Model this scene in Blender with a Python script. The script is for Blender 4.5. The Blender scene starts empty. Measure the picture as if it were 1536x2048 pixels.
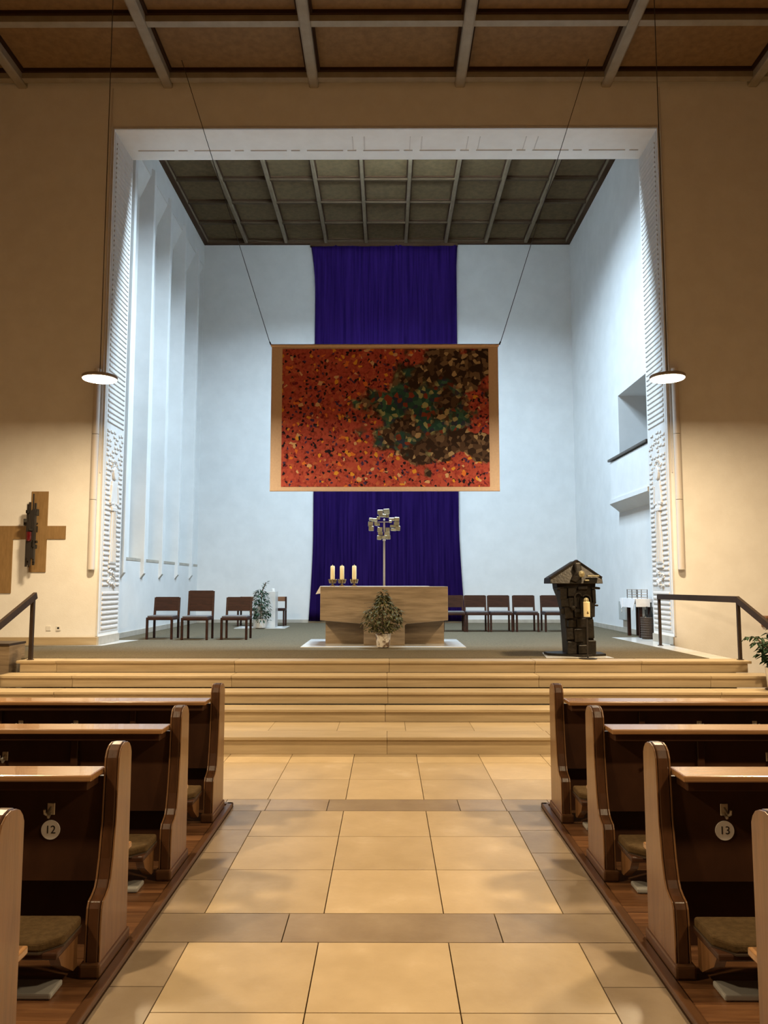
import bpy, bmesh, math, random
from mathutils import Vector, Matrix, Euler, noise as mnoise
random.seed(7)
PI = math.pi
sc = bpy.context.scene
C = sc.collection

# ------------------------------------------------------------------ camera
cam_d = bpy.data.cameras.new('camera')
cam = bpy.data.objects.new('camera', cam_d)
C.objects.link(cam)
cam_d.sensor_fit = 'VERTICAL'
cam_d.sensor_height = 36.0
cam_d.lens = 36.0 * 1540.0 / 2048.0
cam_d.clip_start = 0.05
cam_d.clip_end = 200
cam.location = (0.0, 0.0, 1.75)
cam.rotation_euler = (math.radians(90 + 5.342), 0.0, math.radians(0.222))
sc.camera = cam

# ------------------------------------------------------------------ world, exposure, large lights
w = bpy.data.worlds.new('world')
sc.world = w
w.use_nodes = True
w.node_tree.nodes['Background'].inputs[0].default_value = (0.05, 0.05, 0.06, 1)
w.node_tree.nodes['Background'].inputs[1].default_value = 0.02
vs = sc.view_settings
vs.view_transform = 'Standard'
vs.look = 'None'
vs.exposure = 0.0
vs.gamma = 1.0
vs.use_curve_mapping = False

LAMP_COL = (1.0, 0.755, 0.45)
LAMP_W = 255.0
COOL_COL = (0.62, 0.82, 1.0)


def area_light(name, loc, rot, size, power, col, shape='RECTANGLE', size_y=None, spread=180):
    d = bpy.data.lights.new(name, 'AREA')
    d.shape = shape
    d.size = size
    if size_y:
        d.size_y = size_y
    d.energy = power
    d.color = col
    d.spread = math.radians(spread)
    o = bpy.data.objects.new(name, d)
    C.objects.link(o)
    o.location = loc
    o.rotation_euler = [math.radians(a) for a in rot]
    return o


# cool LED floodlights fixed behind the head of the portal, shining down into the chancel
for fx in (-1.1, -0.03, 1.04):
    area_light('chancel_flood', (fx, 13.86, 10.38), (0, 0, 0), 0.8, 500.0, COOL_COL, 'RECTANGLE', 0.10, 152)


# ------------------------------------------------------------------ helpers
def lin(r, g, b):
    def f(c):
        c /= 255.0
        return c / 12.92 if c <= 0.04045 else ((c + 0.055) / 1.055) ** 2.4
    return (f(r), f(g), f(b), 1.0)


M = {}


def pmat(name, c1, c2=None, scale=6.0, rough=0.6, bump=0.0, metal=0.0, stretch=(1, 1, 1), rand=0.0,
         detail=4.0, bscale=None, spec=0.5, ramp=(0.35, 0.65), coat=0.0, emit=None, sheen=0.0, trans=0.0, c3=None):
    m = bpy.data.materials.new(name)
    m.use_nodes = True
    nt = m.node_tree
    b = nt.nodes['Principled BSDF']
    b.inputs['Roughness'].default_value = rough
    b.inputs['Metallic'].default_value = metal
    b.inputs['Specular IOR Level'].default_value = spec
    b.inputs['Coat Weight'].default_value = coat
    b.inputs['Sheen Weight'].default_value = sheen
    b.inputs['Transmission Weight'].default_value = trans
    col = None
    tc = nt.nodes.new('ShaderNodeTexCoord')
    mp = nt.nodes.new('ShaderNodeMapping')
    mp.inputs['Scale'].default_value = stretch
    nt.links.new(tc.outputs['Object'], mp.inputs['Vector'])
    oi = nt.nodes.new('ShaderNodeObjectInfo')
    if rand:
        # a different patch of the texture on every piece
        cx = nt.nodes.new('ShaderNodeCombineXYZ')
        mu = nt.nodes.new('ShaderNodeMath'); mu.operation = 'MULTIPLY'; mu.inputs[1].default_value = 37.0
        nt.links.new(oi.outputs['Random'], mu.inputs[0])
        nt.links.new(mu.outputs[0], cx.inputs[0]); nt.links.new(mu.outputs[0], cx.inputs[2])
        nt.links.new(cx.outputs[0], mp.inputs['Location'])
    nz = nt.nodes.new('ShaderNodeTexNoise')
    nz.inputs['Scale'].default_value = scale
    nz.inputs['Detail'].default_value = detail
    nz.inputs['Roughness'].default_value = 0.6
    nt.links.new(mp.outputs[0], nz.inputs['Vector'])
    if c2 is None:
        rgb = nt.nodes.new('ShaderNodeRGB'); rgb.outputs[0].default_value = c1
        col = rgb.outputs[0]
    else:
        cr = nt.nodes.new('ShaderNodeValToRGB')
        cr.color_ramp.elements[0].color = c1; cr.color_ramp.elements[0].position = ramp[0]
        cr.color_ramp.elements[1].color = c2; cr.color_ramp.elements[1].position = ramp[1]
        if c3 is not None:
            e = cr.color_ramp.elements.new(min(0.98, ramp[1] + 0.14)); e.color = c3
        nt.links.new(nz.outputs['Fac'], cr.inputs['Fac'])
        col = cr.outputs[0]
    if rand:
        hs = nt.nodes.new('ShaderNodeHueSaturation')
        mr = nt.nodes.new('ShaderNodeMapRange')
        mr.inputs['To Min'].default_value = 1 - rand; mr.inputs['To Max'].default_value = 1 + rand
        nt.links.new(oi.outputs['Random'], mr.inputs['Value'])
        nt.links.new(mr.outputs[0], hs.inputs['Value'])
        nt.links.new(col, hs.inputs['Color'])
        col = hs.outputs[0]
    nt.links.new(col, b.inputs['Base Color'])
    if emit:
        b.inputs['Emission Color'].default_value = emit[0]
        b.inputs['Emission Strength'].default_value = emit[1]
    if bump:
        nb = nt.nodes.new('ShaderNodeTexNoise')
        nb.inputs['Scale'].default_value = bscale or scale * 4
        nb.inputs['Detail'].default_value = 3
        nt.links.new(mp.outputs[0], nb.inputs['Vector'])
        bp = nt.nodes.new('ShaderNodeBump')
        bp.inputs['Strength'].default_value = bump
        bp.inputs['Distance'].default_value = 0.01
        nt.links.new(nb.outputs['Fac'], bp.inputs['Height'])
        nt.links.new(bp.outputs[0], b.inputs['Normal'])
    M[name] = m
    return m


def wl(o):
    v = Vector((0, 0, 0))
    while o is not None:
        v = v + o.location
        o = o.parent
    return v


class MB:
    def __init__(s):
        s.v = []; s.f = []

    def add(s, vs_, fs_):
        n = len(s.v)
        s.v += [tuple(p) for p in vs_]
        s.f += [tuple(i + n for i in f) for f in fs_]
        return s

    def box(s, x0, x1, y0, y1, z0, z1):
        x0, x1 = min(x0, x1), max(x0, x1); y0, y1 = min(y0, y1), max(y0, y1); z0, z1 = min(z0, z1), max(z0, z1)
        return s.add([(x0, y0, z0), (x1, y0, z0), (x1, y1, z0), (x0, y1, z0), (x0, y0, z1), (x1, y0, z1), (x1, y1, z1), (x0, y1, z1)],
                     [(0, 3, 2, 1), (4, 5, 6, 7), (0, 1, 5, 4), (1, 2, 6, 5), (2, 3, 7, 6), (3, 0, 4, 7)])

    def obox(s, c, size, rot):
        R = Euler(rot).to_matrix(); c = Vector(c)
        hx, hy, hz = [d / 2 for d in size]
        pts = [c + R @ Vector((sx * hx, sy * hy, sz * hz)) for sz in (-1, 1) for sx, sy in ((-1, -1), (1, -1), (1, 1), (-1, 1))]
        return s.add(pts, [(0, 3, 2, 1), (4, 5, 6, 7), (0, 1, 5, 4), (1, 2, 6, 5), (2, 3, 7, 6), (3, 0, 4, 7)])

    def bar(s, p0, p1, wd, ht=None, up=(0, 0, 1)):
        """square bar between two points"""
        ht = ht or wd
        p0 = Vector(p0); p1 = Vector(p1); d = (p1 - p0).normalized()
        u = Vector(up)
        if abs(d.dot(u)) > 0.98:
            u = Vector((0, 1, 0))
        a = d.cross(u).normalized() * wd / 2; b = a.cross(d).normalized() * ht / 2
        pts = [p + i * a + j * b for p in (p0, p1) for i, j in ((-1, -1), (1, -1), (1, 1), (-1, 1))]
        return s.add(pts, [(0, 1, 2, 3), (7, 6, 5, 4), (0, 4, 5, 1), (1, 5, 6, 2), (2, 6, 7, 3), (3, 7, 4, 0)])

    def prism(s, poly, a0, a1, axis='x'):
        """extrude a 2D polygon: axis x -> poly is (y,z), y -> (x,z), z -> (x,y)"""
        def m(p, a):
            return {'x': (a, p[0], p[1]), 'y': (p[0], a, p[1]), 'z': (p[0], p[1], a)}[axis]
        n = len(poly)
        pts = [m(p, a0) for p in poly] + [m(p, a1) for p in poly]
        return s.add(pts, [tuple(range(n))[::-1], tuple(range(n, 2 * n))] + [(i, (i + 1) % n, (i + 1) % n + n, i + n) for i in range(n)])

    def tube(s, p0, p1, r0, r1=None, n=12, cap=True):
        r1 = r0 if r1 is None else r1
        p0 = Vector(p0); p1 = Vector(p1); d = (p1 - p0).normalized()
        u = Vector((0, 0, 1)) if abs(d.z) < 0.9 else Vector((1, 0, 0))
        a = d.cross(u).normalized(); b = d.cross(a).normalized()
        pts = [p + r * (math.cos(t * 2 * PI / n) * a + math.sin(t * 2 * PI / n) * b) for p, r in ((p0, r0), (p1, r1)) for t in range(n)]
        fs = [(i, (i + 1) % n, (i + 1) % n + n, i + n) for i in range(n)]
        if cap:
            fs += [tuple(range(n))[::-1], tuple(range(n, 2 * n))]
        return s.add(pts, fs)

    def path(s, pts, r, n=6):
        for a, b in zip(pts[:-1], pts[1:]):
            s.tube(a, b, r, r, n)
        return s

    def lathe(s, prof, c=(0, 0, 0), n=20, cap=True):
        pts = [(c[0] + r * math.cos(t * 2 * PI / n), c[1] + r * math.sin(t * 2 * PI / n), c[2] + z) for r, z in prof for t in range(n)]
        fs = [(k * n + i, k * n + (i + 1) % n, (k + 1) * n + (i + 1) % n, (k + 1) * n + i) for k in range(len(prof) - 1) for i in range(n)]
        if cap:
            fs += [tuple(range(n))[::-1], tuple(range((len(prof) - 1) * n, len(prof) * n))]
        return s.add(pts, fs)

    def leaf(s, p, d, nrm, L, W, fold=0.15):
        p = Vector(p); d = Vector(d).normalized(); nrm = Vector(nrm)
        side = d.cross(nrm)
        if side.length < 1e-4:
            side = d.orthogonal()
        side.normalize(); up = side.cross(d).normalized()
        q = [p, p + d * L * .35 + side * W * .5 + up * W * fold, p + d * L * .75 + side * W * .32 + up * W * fold * .3 - up * L * .05,
             p + d * L - up * L * .15, p + d * L * .75 - side * W * .32 + up * W * fold * .3 - up * L * .05, p + d * L * .35 - side * W * .5 + up * W * fold,
             p + d * L * .4]
        return s.add(q, [(0, 1, 6), (1, 2, 6), (2, 3, 6), (3, 4, 6), (4, 5, 6), (5, 0, 6)])

    def mesh(s, name, mat, off=Vector((0, 0, 0)), bevel=0.0, smooth=False, segs=2):
        me = bpy.data.meshes.new(name)
        me.from_pydata([tuple(Vector(p) - off) for p in s.v], [], s.f)
        bm = bmesh.new(); bm.from_mesh(me)
        if bevel:
            es = [e for e in bm.edges if len(e.link_faces) == 2 and e.calc_face_angle(0) > 0.6]
            bmesh.ops.bevel(bm, geom=es, offset=bevel, segments=segs, affect='EDGES', profile=0.5)
        bmesh.ops.recalc_face_normals(bm, faces=bm.faces[:])
        bm.to_mesh(me); bm.free()
        if smooth:
            for p in me.polygons:
                p.use_smooth = True
            try:
                me.set_sharp_from_angle(angle=math.radians(40))
            except Exception:
                pass
        me.materials.append(M[mat])
        return me

    def build(s, name, mat, parent=None, bevel=0.0, smooth=False, kind=None, label=None, local=False, origin=None, segs=2):
        """mesh object; coordinates are world unless local"""
        off = Vector((0, 0, 0))
        if not local:
            off = wl(parent) if parent else Vector((0, 0, 0))
        loc = Vector((0, 0, 0))
        if origin is not None:
            loc = Vector(origin) - off
            off = Vector(origin)
        me = s.mesh(name, mat, off, bevel, smooth, segs)
        o = bpy.data.objects.new(name, me); C.objects.link(o)
        o.location = loc
        if parent:
            o.parent = parent
        if kind:
            o['kind'] = kind
        if label:
            o['label'] = label
        return o


def inst(name, me, parent, loc, rot=(0, 0, 0), scale=(1, 1, 1)):
    """one more piece sharing mesh data; loc in world"""
    o = bpy.data.objects.new(name, me); C.objects.link(o)
    o.location = Vector(loc) - (wl(parent) if parent else Vector((0, 0, 0)))
    o.rotation_euler = rot; o.scale = scale
    o.parent = parent
    return o


def tag(o, label=None, cat=None, group=None, kind=None):
    if label: o['label'] = label
    if cat: o['category'] = cat
    if group: o['group'] = group
    if kind: o['kind'] = kind
    return o


def thing(name, label, cat, loc=(0, 0, 0), rz=0.0, group=None):
    o = bpy.data.objects.new(name, None); C.objects.link(o)
    o.empty_display_size = 0.1
    o.location = loc; o.rotation_euler = (0, 0, rz)
    return tag(o, label, cat, group)


def dup(root, loc, rz=0.0, label=None, group=None):
    def cp(o, par):
        c = o.copy(); C.objects.link(c); c.parent = par
        for ch in list(o.children):
            cp(ch, c)
        return c
    r = cp(root, None)
    r.location = loc; r.rotation_euler = (0, 0, rz)
    if label: r['label'] = label
    if group: r['group'] = group
    return r


def structure(o, label, cat):
    return tag(o, label, cat, None, 'structure')


# ------------------------------------------------------------------ materials
pmat('plaster', (.80, .775, .735, 1), (.845, .825, .79, 1), 3.0, 0.85, 0.12, bscale=60, spec=0.2)
pmat('bounce_cut_brown', (.40, .28, .18, 1), (.47, .34, .22, 1), 5.0, 0.85, 0.2)  # dark brown chosen for the unseen nave walls to lower bounced light
pmat('plaster_white', (.66, .66, .645, 1), (.71, .71, .695, 1), 2.2, 0.8, 0.05, bscale=90, spec=0.2)
pmat('relief', (.60, .575, .545, 1), (.65, .625, .595, 1), 8.0, 0.8, 0.1, bscale=40, spec=0.2)
pmat('limestone', (.42, .315, .185, 1), (.475, .362, .22, 1), 3.2, 0.34, 0.05, rand=0.14, bscale=30, spec=0.4, stretch=(1, 1, 1), detail=8, c3=(.54, .425, .28, 1), ramp=(.36, .58))
pmat('limestone_step', (.37, .28, .165, 1), (.47, .365, .225, 1), 3.0, 0.42, 0.05, rand=0.09, bscale=30, spec=0.4, stretch=(.35, 1.5, 5), detail=6)
pmat('shell_stone', (.235, .175, .115, 1), (.30, .23, .155, 1), 3.4, 0.30, 0.05, rand=0.12, bscale=30, spec=0.45, detail=7, c3=(.36, .285, .20, 1))
pmat('grout', (.16, .11, .065, 1), rough=0.9)
pmat('marble_pale', (.55, .54, .51, 1), (.66, .65, .62, 1), 3.0, 0.18, 0.0, detail=6, stretch=(1, 2.5, 1), spec=0.5)
pmat('stone_grey', (.36, .32, .26, 1), (.45, .40, .33, 1), 5.0, 0.6, 0.1)
pmat('travertine', (.175, .125, .075, 1), (.30, .225, .145, 1), 3.6, 0.5, 0.35, stretch=(.5, 1, 4.5), detail=8, bscale=9, c3=(.155, .105, .062, 1))
pmat('carpet', (.072, .057, .035, 1), (.168, .138, .090, 1), 60.0, 0.95, 0.6, bscale=150, spec=0.1, detail=6, ramp=(.3, .7))
pmat('parquet', (.085, .035, .014, 1), (.17, .078, .032, 1), 3.0, 0.33, 0.1, stretch=(.7, 9, 9), rand=0.25, detail=6)
pmat('oak_dark', (.030, .011, .005, 1), (.054, .021, .009, 1), 2.6, 0.42, 0.06, stretch=(1.2, 8, .8), detail=6, spec=.3)
pmat('oak_edge', (.045, .018, .007, 1), (.075, .030, .012, 1), 2.6, 0.28, 0.04, stretch=(8, 8, .8), detail=6, coat=.2)
pmat('oak_foot', (.07, .030, .012, 1), (.10, .045, .018, 1), 2.6, 0.36, 0.04, stretch=(8, 1, 8), detail=6)
pmat('oak_end', (.125, .058, .022, 1), (.18, .088, .036, 1), 3.0, 0.32, 0.06, stretch=(9, 9, .9), detail=6, coat=0.2)
pmat('oak_ledge', (.25, .125, .05, 1), (.34, .18, .075, 1), 2.5, 0.24, 0.05, stretch=(.8, 9, 9), detail=6, coat=0.4)
pmat('cushion', (.060, .036, .014, 1), (.085, .052, .021, 1), 40.0, 0.9, 0.2, bscale=160, spec=.15)
pmat('piping', (.04, .024, .012, 1), rough=0.7)
pmat('chair_wood', (.022, .0065, .0038, 1), (.042, .0135, .0075, 1), 3.0, 0.5, 0.05, stretch=(2, 8, 8), detail=5, spec=.25)
pmat('seat_grey', (.085, .08, .085, 1), (.12, .115, .12, 1), 50.0, 0.9, 0.2)
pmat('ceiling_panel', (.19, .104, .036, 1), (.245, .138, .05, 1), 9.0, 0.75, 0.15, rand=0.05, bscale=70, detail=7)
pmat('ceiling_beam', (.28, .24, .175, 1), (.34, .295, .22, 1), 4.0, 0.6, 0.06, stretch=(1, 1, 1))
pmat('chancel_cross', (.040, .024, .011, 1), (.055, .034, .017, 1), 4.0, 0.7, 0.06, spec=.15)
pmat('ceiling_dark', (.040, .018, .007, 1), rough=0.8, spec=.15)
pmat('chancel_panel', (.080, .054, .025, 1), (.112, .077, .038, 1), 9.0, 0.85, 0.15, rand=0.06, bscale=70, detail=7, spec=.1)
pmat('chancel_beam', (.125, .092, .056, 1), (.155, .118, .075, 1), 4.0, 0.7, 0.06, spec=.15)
pmat('black_metal', (.022, .018, .016, 1), rough=0.42, metal=0.0, spec=0.5)
pmat('rail_bronze', (.035, .022, .016, 1), (.05, .032, .023, 1), 8, 0.38, metal=0.3)
pmat('steel', (.66, .63, .57, 1), rough=0.28, metal=0.55)
pmat('wire', (.06, .05, .045, 1), rough=0.4, metal=0.6)
pmat('bronze', (.006, .0042, .0026, 1), (.017, .012, .007, 1), 14, 0.52, 0.5, metal=0.15, bscale=30, detail=6, spec=.3)
pmat('bronze_gold', (.30, .265, .15, 1), (.46, .42, .28, 1), 16, 0.34, 0.3, metal=0.4, bscale=40)
pmat('candle_bronze', (.13, .08, .03, 1), (.26, .17, .07, 1), 20, 0.4, 0.3, metal=0.7)
pmat('wax', (.80, .70, .42, 1), (.84, .75, .48, 1), 6, 0.5, spec=0.4)
pmat('white_cloth', (.74, .74, .76, 1), (.80, .80, .82, 1), 10, 0.9, 0.1)
pmat('ceramic', (.72, .70, .67, 1), (.78, .76, .73, 1), 6, 0.25)
pmat('pot_print', (.70, .64, .56, 1), (.78, .73, .65, 1), 9, 0.4, c3=(.16, .10, .06, 1), ramp=(.36, .46))
pmat('soil', (.03, .02, .012, 1), (.05, .035, .02, 1), 30, 0.95, 0.5)
pmat('leaf_dark', (.010, .028, .012, 1), (.030, .066, .030, 1), 20, 0.6, rand=0.2, spec=.25)
pmat('leaf_olive', (.040, .042, .013, 1), (.115, .105, .036, 1), 20, 0.6, spec=.25)
pmat('bark', (.09, .06, .035, 1), (.15, .10, .06, 1), 20, 0.85, 0.4)
pmat('lamp_metal', (.34, .29, .24, 1), rough=0.5, metal=0.2)
pmat('lamp_diffuser', (.9, .9, .88, 1), rough=0.4, emit=((1.0, .86, .62, 1), 20.0))
pmat('tube_white', (.60, .55, .50, 1), rough=0.5)
pmat('plastic_white', (.72, .70, .66, 1), rough=0.4)
pmat('paper', (.70, .66, .62, 1), rough=0.7)
pmat('ink', (.015, .013, .012, 1), rough=0.6)
pmat('heater', (.28, .27, .25, 1), rough=0.4)
pmat('brown_panel', (.23, .135, .05, 1), (.29, .175, .07, 1), 5, 0.55, 0.05, stretch=(6, 1, 1))
pmat('red_glass', (.13, .004, .010, 1), rough=0.08, spec=0.8, trans=0.35)
pmat('banner_cloth', (.70, .55, .45, 1), (.75, .60, .49, 1), 30, 0.85, 0.1)
pmat('rail_wood', (.075, .062, .05, 1), (.10, .085, .07, 1), 5, .5)
pmat('wicker', (.03, .018, .01, 1), (.05, .03, .018, 1), 40, 0.7, 0.4)
pmat('bottle', (.01, .012, .012, 1), rough=0.12, spec=0.6)
pmat('box_grey', (.38, .39, .37, 1), (.43, .44, .42, 1), 10, 0.55)
pmat('furniture_brown', (.20, .09, .045, 1), (.25, .12, .06, 1), 4, 0.4, stretch=(1, 8, 1))

# purple cloth with fine vertical weave
pm = pmat('purple_cloth', (.007, .0028, .030, 1), (.018, .007, .062, 1), 2.0, 0.8, 0.15, stretch=(9, 9, .25), detail=5, bscale=10, spec=0.0)


def collage_material():
    """mottled red patchwork print with a loose field of dark green and brown scraps (flat print on cloth)"""
    m = bpy.data.materials.new('collage_print'); m.use_nodes = True
    nt = m.node_tree; N = nt.nodes.new; L = nt.links.new
    b = nt.nodes['Principled BSDF']; b.inputs['Roughness'].default_value = 0.85; b.inputs['Specular IOR Level'].default_value = 0.15
    tc = N('ShaderNodeTexCoord')

    def noise(scale, detail=4, off=(0, 0, 0), out='Fac'):
        mp = N('ShaderNodeMapping'); mp.inputs['Location'].default_value = off
        L(tc.outputs['Object'], mp.inputs['Vector'])
        n = N('ShaderNodeTexNoise'); n.inputs['Scale'].default_value = scale; n.inputs['Detail'].default_value = detail
        L(mp.outputs[0], n.inputs['Vector'])
        return n.outputs[out]

    def warp(amount, scale, off):
        v = N('ShaderNodeVectorMath'); v.operation = 'SUBTRACT'; v.inputs[1].default_value = (.5, .5, .5)
        L(noise(scale, 3, off, 'Color'), v.inputs[0])
        s = N('ShaderNodeVectorMath'); s.operation = 'SCALE'; s.inputs['Scale'].default_value = amount
        L(v.outputs[0], s.inputs[0])
        a = N('ShaderNodeVectorMath'); a.operation = 'ADD'
        L(tc.outputs['Object'], a.inputs[0]); L(s.outputs[0], a.inputs[1])
        return a.outputs[0]

    def vor(scale, wv, feature='F1', rnd=1.0, off=(0, 0, 0)):
        mp = N('ShaderNodeMapping'); mp.inputs['Location'].default_value = off
        mp.inputs['Scale'].default_value = (1, 0.001, 1)
        L(wv, mp.inputs['Vector'])
        v = N('ShaderNodeTexVoronoi'); v.inputs['Scale'].default_value = scale; v.feature = feature; v.inputs['Randomness'].default_value = rnd
        L(mp.outputs[0], v.inputs['Vector'])
        return v

    def ramp(sock, stops, const=False):
        r = N('ShaderNodeValToRGB'); cr = r.color_ramp
        if const: cr.interpolation = 'CONSTANT'
        cr.elements[0].position = stops[0][0]; cr.elements[0].color = stops[0][1]
        cr.elements[1].position = stops[1][0]; cr.elements[1].color = stops[1][1]
        for p, c in stops[2:]:
            e = cr.elements.new(p); e.color = c
        L(sock, r.inputs[0]); return r.outputs[0]

    def mix(f, a, c2):
        x = N('ShaderNodeMix'); x.data_type = 'RGBA'
        L(f, x.inputs[0]); L(a, x.inputs[6]); L(c2, x.inputs[7])
        return x.outputs[2]

    def sep(col):
        s = N('ShaderNodeSeparateColor'); L(col, s.inputs[0]); return s.outputs

    BL = (0, 0, 0, 1); WH = (1, 1, 1, 1)
    wv = warp(0.12, 5.0, (3, 0, 1))
    v1 = vor(17, wv)
    red = ramp(sep(v1.outputs['Color'])[0], [(0, (0.260, 0.044, 0.036, 1)), (.25, (0.440, 0.080, 0.066, 1)), (.5, (0.520, 0.110, 0.084, 1)), (.7, (0.340, 0.052, 0.052, 1)), (.88, (0.560, 0.164, 0.090, 1))], True)
    edge = ramp(noise(26, 5, (1, 0, 4)), [(.38, BL), (.62, WH)])
    dk = N('ShaderNodeMix'); dk.data_type = 'RGBA'; dk.inputs[7].default_value = (0.520, 0.100, 0.080, 1)
    L(edge, dk.inputs[0]); L(red, dk.inputs[6]); base = dk.outputs[2]
    # dark violet and ink flecks
    v2 = vor(30, warp(.06, 14, (0, 0, 9)), off=(5, 0, 2))
    fleck = ramp(sep(v2.outputs['Color'])[1], [(0, BL), (.87, WH)], True)
    fcol = ramp(sep(v2.outputs['Color'])[2], [(0, (0.024, 0.016, 0.028, 1)), (.5, (0.070, 0.040, 0.120, 1)), (.75, (0.200, 0.024, 0.040, 1))], True)
    base = mix(fleck, base, fcol)
    # ochre flecks
    v3 = vor(19, warp(.06, 12, (7, 0, 2)), off=(2, 0, 8))
    fleck3 = ramp(sep(v3.outputs['Color'])[0], [(0, BL), (.925, WH)], True)
    fcol3 = ramp(sep(v3.outputs['Color'])[2], [(0, (0.800, 0.400, 0.060, 1)), (.45, (0.800, 0.240, 0.060, 1)), (.7, (0.720, 0.480, 0.280, 1))], True)
    base = mix(fleck3, base, fcol3)
    # loose dark field right of the middle, its outline torn and irregular
    sx = N('ShaderNodeSeparateXYZ'); L(warp(1.5, 1.9, (4, 0, 6)), sx.inputs[0])

    def blob(cx, cz, rx, rz, lo=.75, hi=1.05):
        def d(sock, c, r):
            a = N('ShaderNodeMath'); a.operation = 'SUBTRACT'; a.inputs[1].default_value = c; L(sock, a.inputs[0])
            q = N('ShaderNodeMath'); q.operation = 'DIVIDE'; q.inputs[1].default_value = r; L(a.outputs[0], q.inputs[0])
            p = N('ShaderNodeMath'); p.operation = 'POWER'; p.inputs[1].default_value = 2; L(q.outputs[0], p.inputs[0])
            return p.outputs[0]
        s = N('ShaderNodeMath'); s.operation = 'ADD'; L(d(sx.outputs[0], cx, rx), s.inputs[0]); L(d(sx.outputs[2], cz, rz), s.inputs[1])
        return ramp(s.outputs[0], [(lo, WH), (min(hi, 1.0), BL)])

    v4 = vor(15, warp(.05, 10, (1, 0, 5)), off=(9, 0, 3))
    brown = ramp(sep(v4.outputs['Color'])[0], [(0, (0.044, 0.028, 0.024, 1)), (.45, (0.100, 0.064, 0.048, 1)), (.72, (0.200, 0.140, 0.100, 1)), (.9, (0.480, 0.380, 0.240, 1))], True)
    green = ramp(sep(v4.outputs['Color'])[1], [(0, (0.030, 0.100, 0.100, 1)), (.3, (0.060, 0.170, 0.140, 1)), (.55, (0.040, 0.060, 0.120, 1)), (.72, (0.400, 0.460, 0.260, 1)), (.86, (0.260, 0.060, 0.040, 1))], True)
    base = mix(blob(1.25, .85, .85, .5), base, brown)
    base = mix(blob(1.2, -.42, 1.05, .34), base, brown)
    base = mix(blob(.45, .15, .95, .72), base, brown)
    gm_ = N('ShaderNodeMath'); gm_.operation = 'MULTIPLY'
    L(blob(.45, .15, 1.0, .62), gm_.inputs[0]); L(ramp(noise(2.6, 3, (2, 0, 3)), [(.44, BL), (.52, WH)]), gm_.inputs[1])
    base = mix(gm_.outputs[0], base, green)
    L(base, b.inputs['Base Color'])
    M['collage_print'] = m


collage_material()

# ================================================================== THE SETTING
ZP = 0.756          # level of the altar platform
YW = 12.74          # face of the nave's front wall
YR = 13.72          # chancel side of the portal
XL, XR = -4.75, 4.70  # portal opening
ZL = 9.65           # portal head
XC0, XC1 = -4.92, 4.92  # chancel side walls
YB = 20.0           # chancel back wall
ZN = 10.40          # nave ceiling (underside of beams)
ZC = 10.86          # chancel ceiling (underside of beams)
XN = 8.95           # nave side walls
YN = -5.6           # nave rear wall

# ---- nave floor: stone tiles on a bed
fl = MB().box(-XN, XN, YN, 12.7, -0.12, -0.012).build('floor', 'grout')
structure(fl, 'pale limestone tile floor with darker bands running down the aisle', 'floor')
T = 0.638; X0 = -0.975
G = 0.003


def tile_mesh(name, wx, wy, mat):
    return MB().box(-wx / 2 + G, wx / 2 - G, -wy / 2 + G, wy / 2 - G, -0.02, 0.0).mesh(name, mat)


def lay(x0, x1, y0, y1, mat, cache={}):
    key = (round(x1 - x0, 3), round(y1 - y0, 3), mat)
    if key not in cache:
        cache[key] = tile_mesh('tile', x1 - x0, y1 - y0, mat)
    inst('tile', cache[key], fl, ((x0 + x1) / 2, (y0 + y1) / 2, 0))


XA = [X0 + T * k for k in range(4)]
XS = 1.215                    # edge of the aisle
rows = []
# light rows between the darker cross bands
sections = [(0.0, 0.0)]
light_rows = [(1.10, 1.73), (1.73, 2.36), (2.70, 3.332), (3.332, 3.955), (4.289, 4.918), (4.918, 5.547), (5.547, 6.152)]
bands = [(2.36, 2.70), (3.955, 4.289), (6.152, 6.471), (0.76, 1.10)]
for y0, y1 in light_rows:
    for k in range(3):
        lay(XA[k], XA[k + 1], y0, y1, 'limestone')
for bi, (y0, y1) in enumerate(bands):
    cuts = [-XS + .0, -.52, .57, XS] if bi != 2 else None
    if bi == 2:
        xs = [-XN] + [-.975 + .64 * k for k in range(-12, 16)] + [XN]
        cuts = [-7.4, -6.3, -5.2, -4.1, -3.0, -1.98, -1.3, -.95, -.47, .57, .93, 1.3, 2.0, 3.1, 4.2, 5.3, 6.4, 7.5]
    for a, b2 in zip(cuts[:-1], cuts[1:]):
        lay(a, b2, y0, y1, 'shell_stone')
# dark side strips of the aisle
for s, xa, xb in ((-1, -XS, XA[0]), (1, XA[3], XS)):
    off = 0.0
    ys = [1.10, 1.55, 2.02, 2.36]
    for seg in ((1.10, 2.36), (2.70, 3.955), (4.289, 6.152)):
        y = seg[0]; n = max(2, round((seg[1] - seg[0]) / .45))
        st = (seg[1] - seg[0]) / n
        for k in range(n):
            lay(xa, xb, y, y + st, 'shell_stone'); y += st
# crossing in front of the steps
for k in range(-12, 13):
    xa = X0 + T * (k + 1)
    for (y0, y1) in ((6.471, 7.116), (7.116, 7.76), (7.76, 8.16)):
        if -8.9 < xa and xa + T < 8.95:
            lay(xa, xa + T, y0, y1, 'limestone')

# side aisles beyond the pews
for sgn in (-1, 1):
    for k in range(5):
        for q in range(9):
            xa = sgn * (5.62 + T * (k + (0 if sgn > 0 else 1)))
            lay(xa, xa + T, .6 + q * .63, .6 + (q + 1) * .63, 'limestone')

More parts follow.
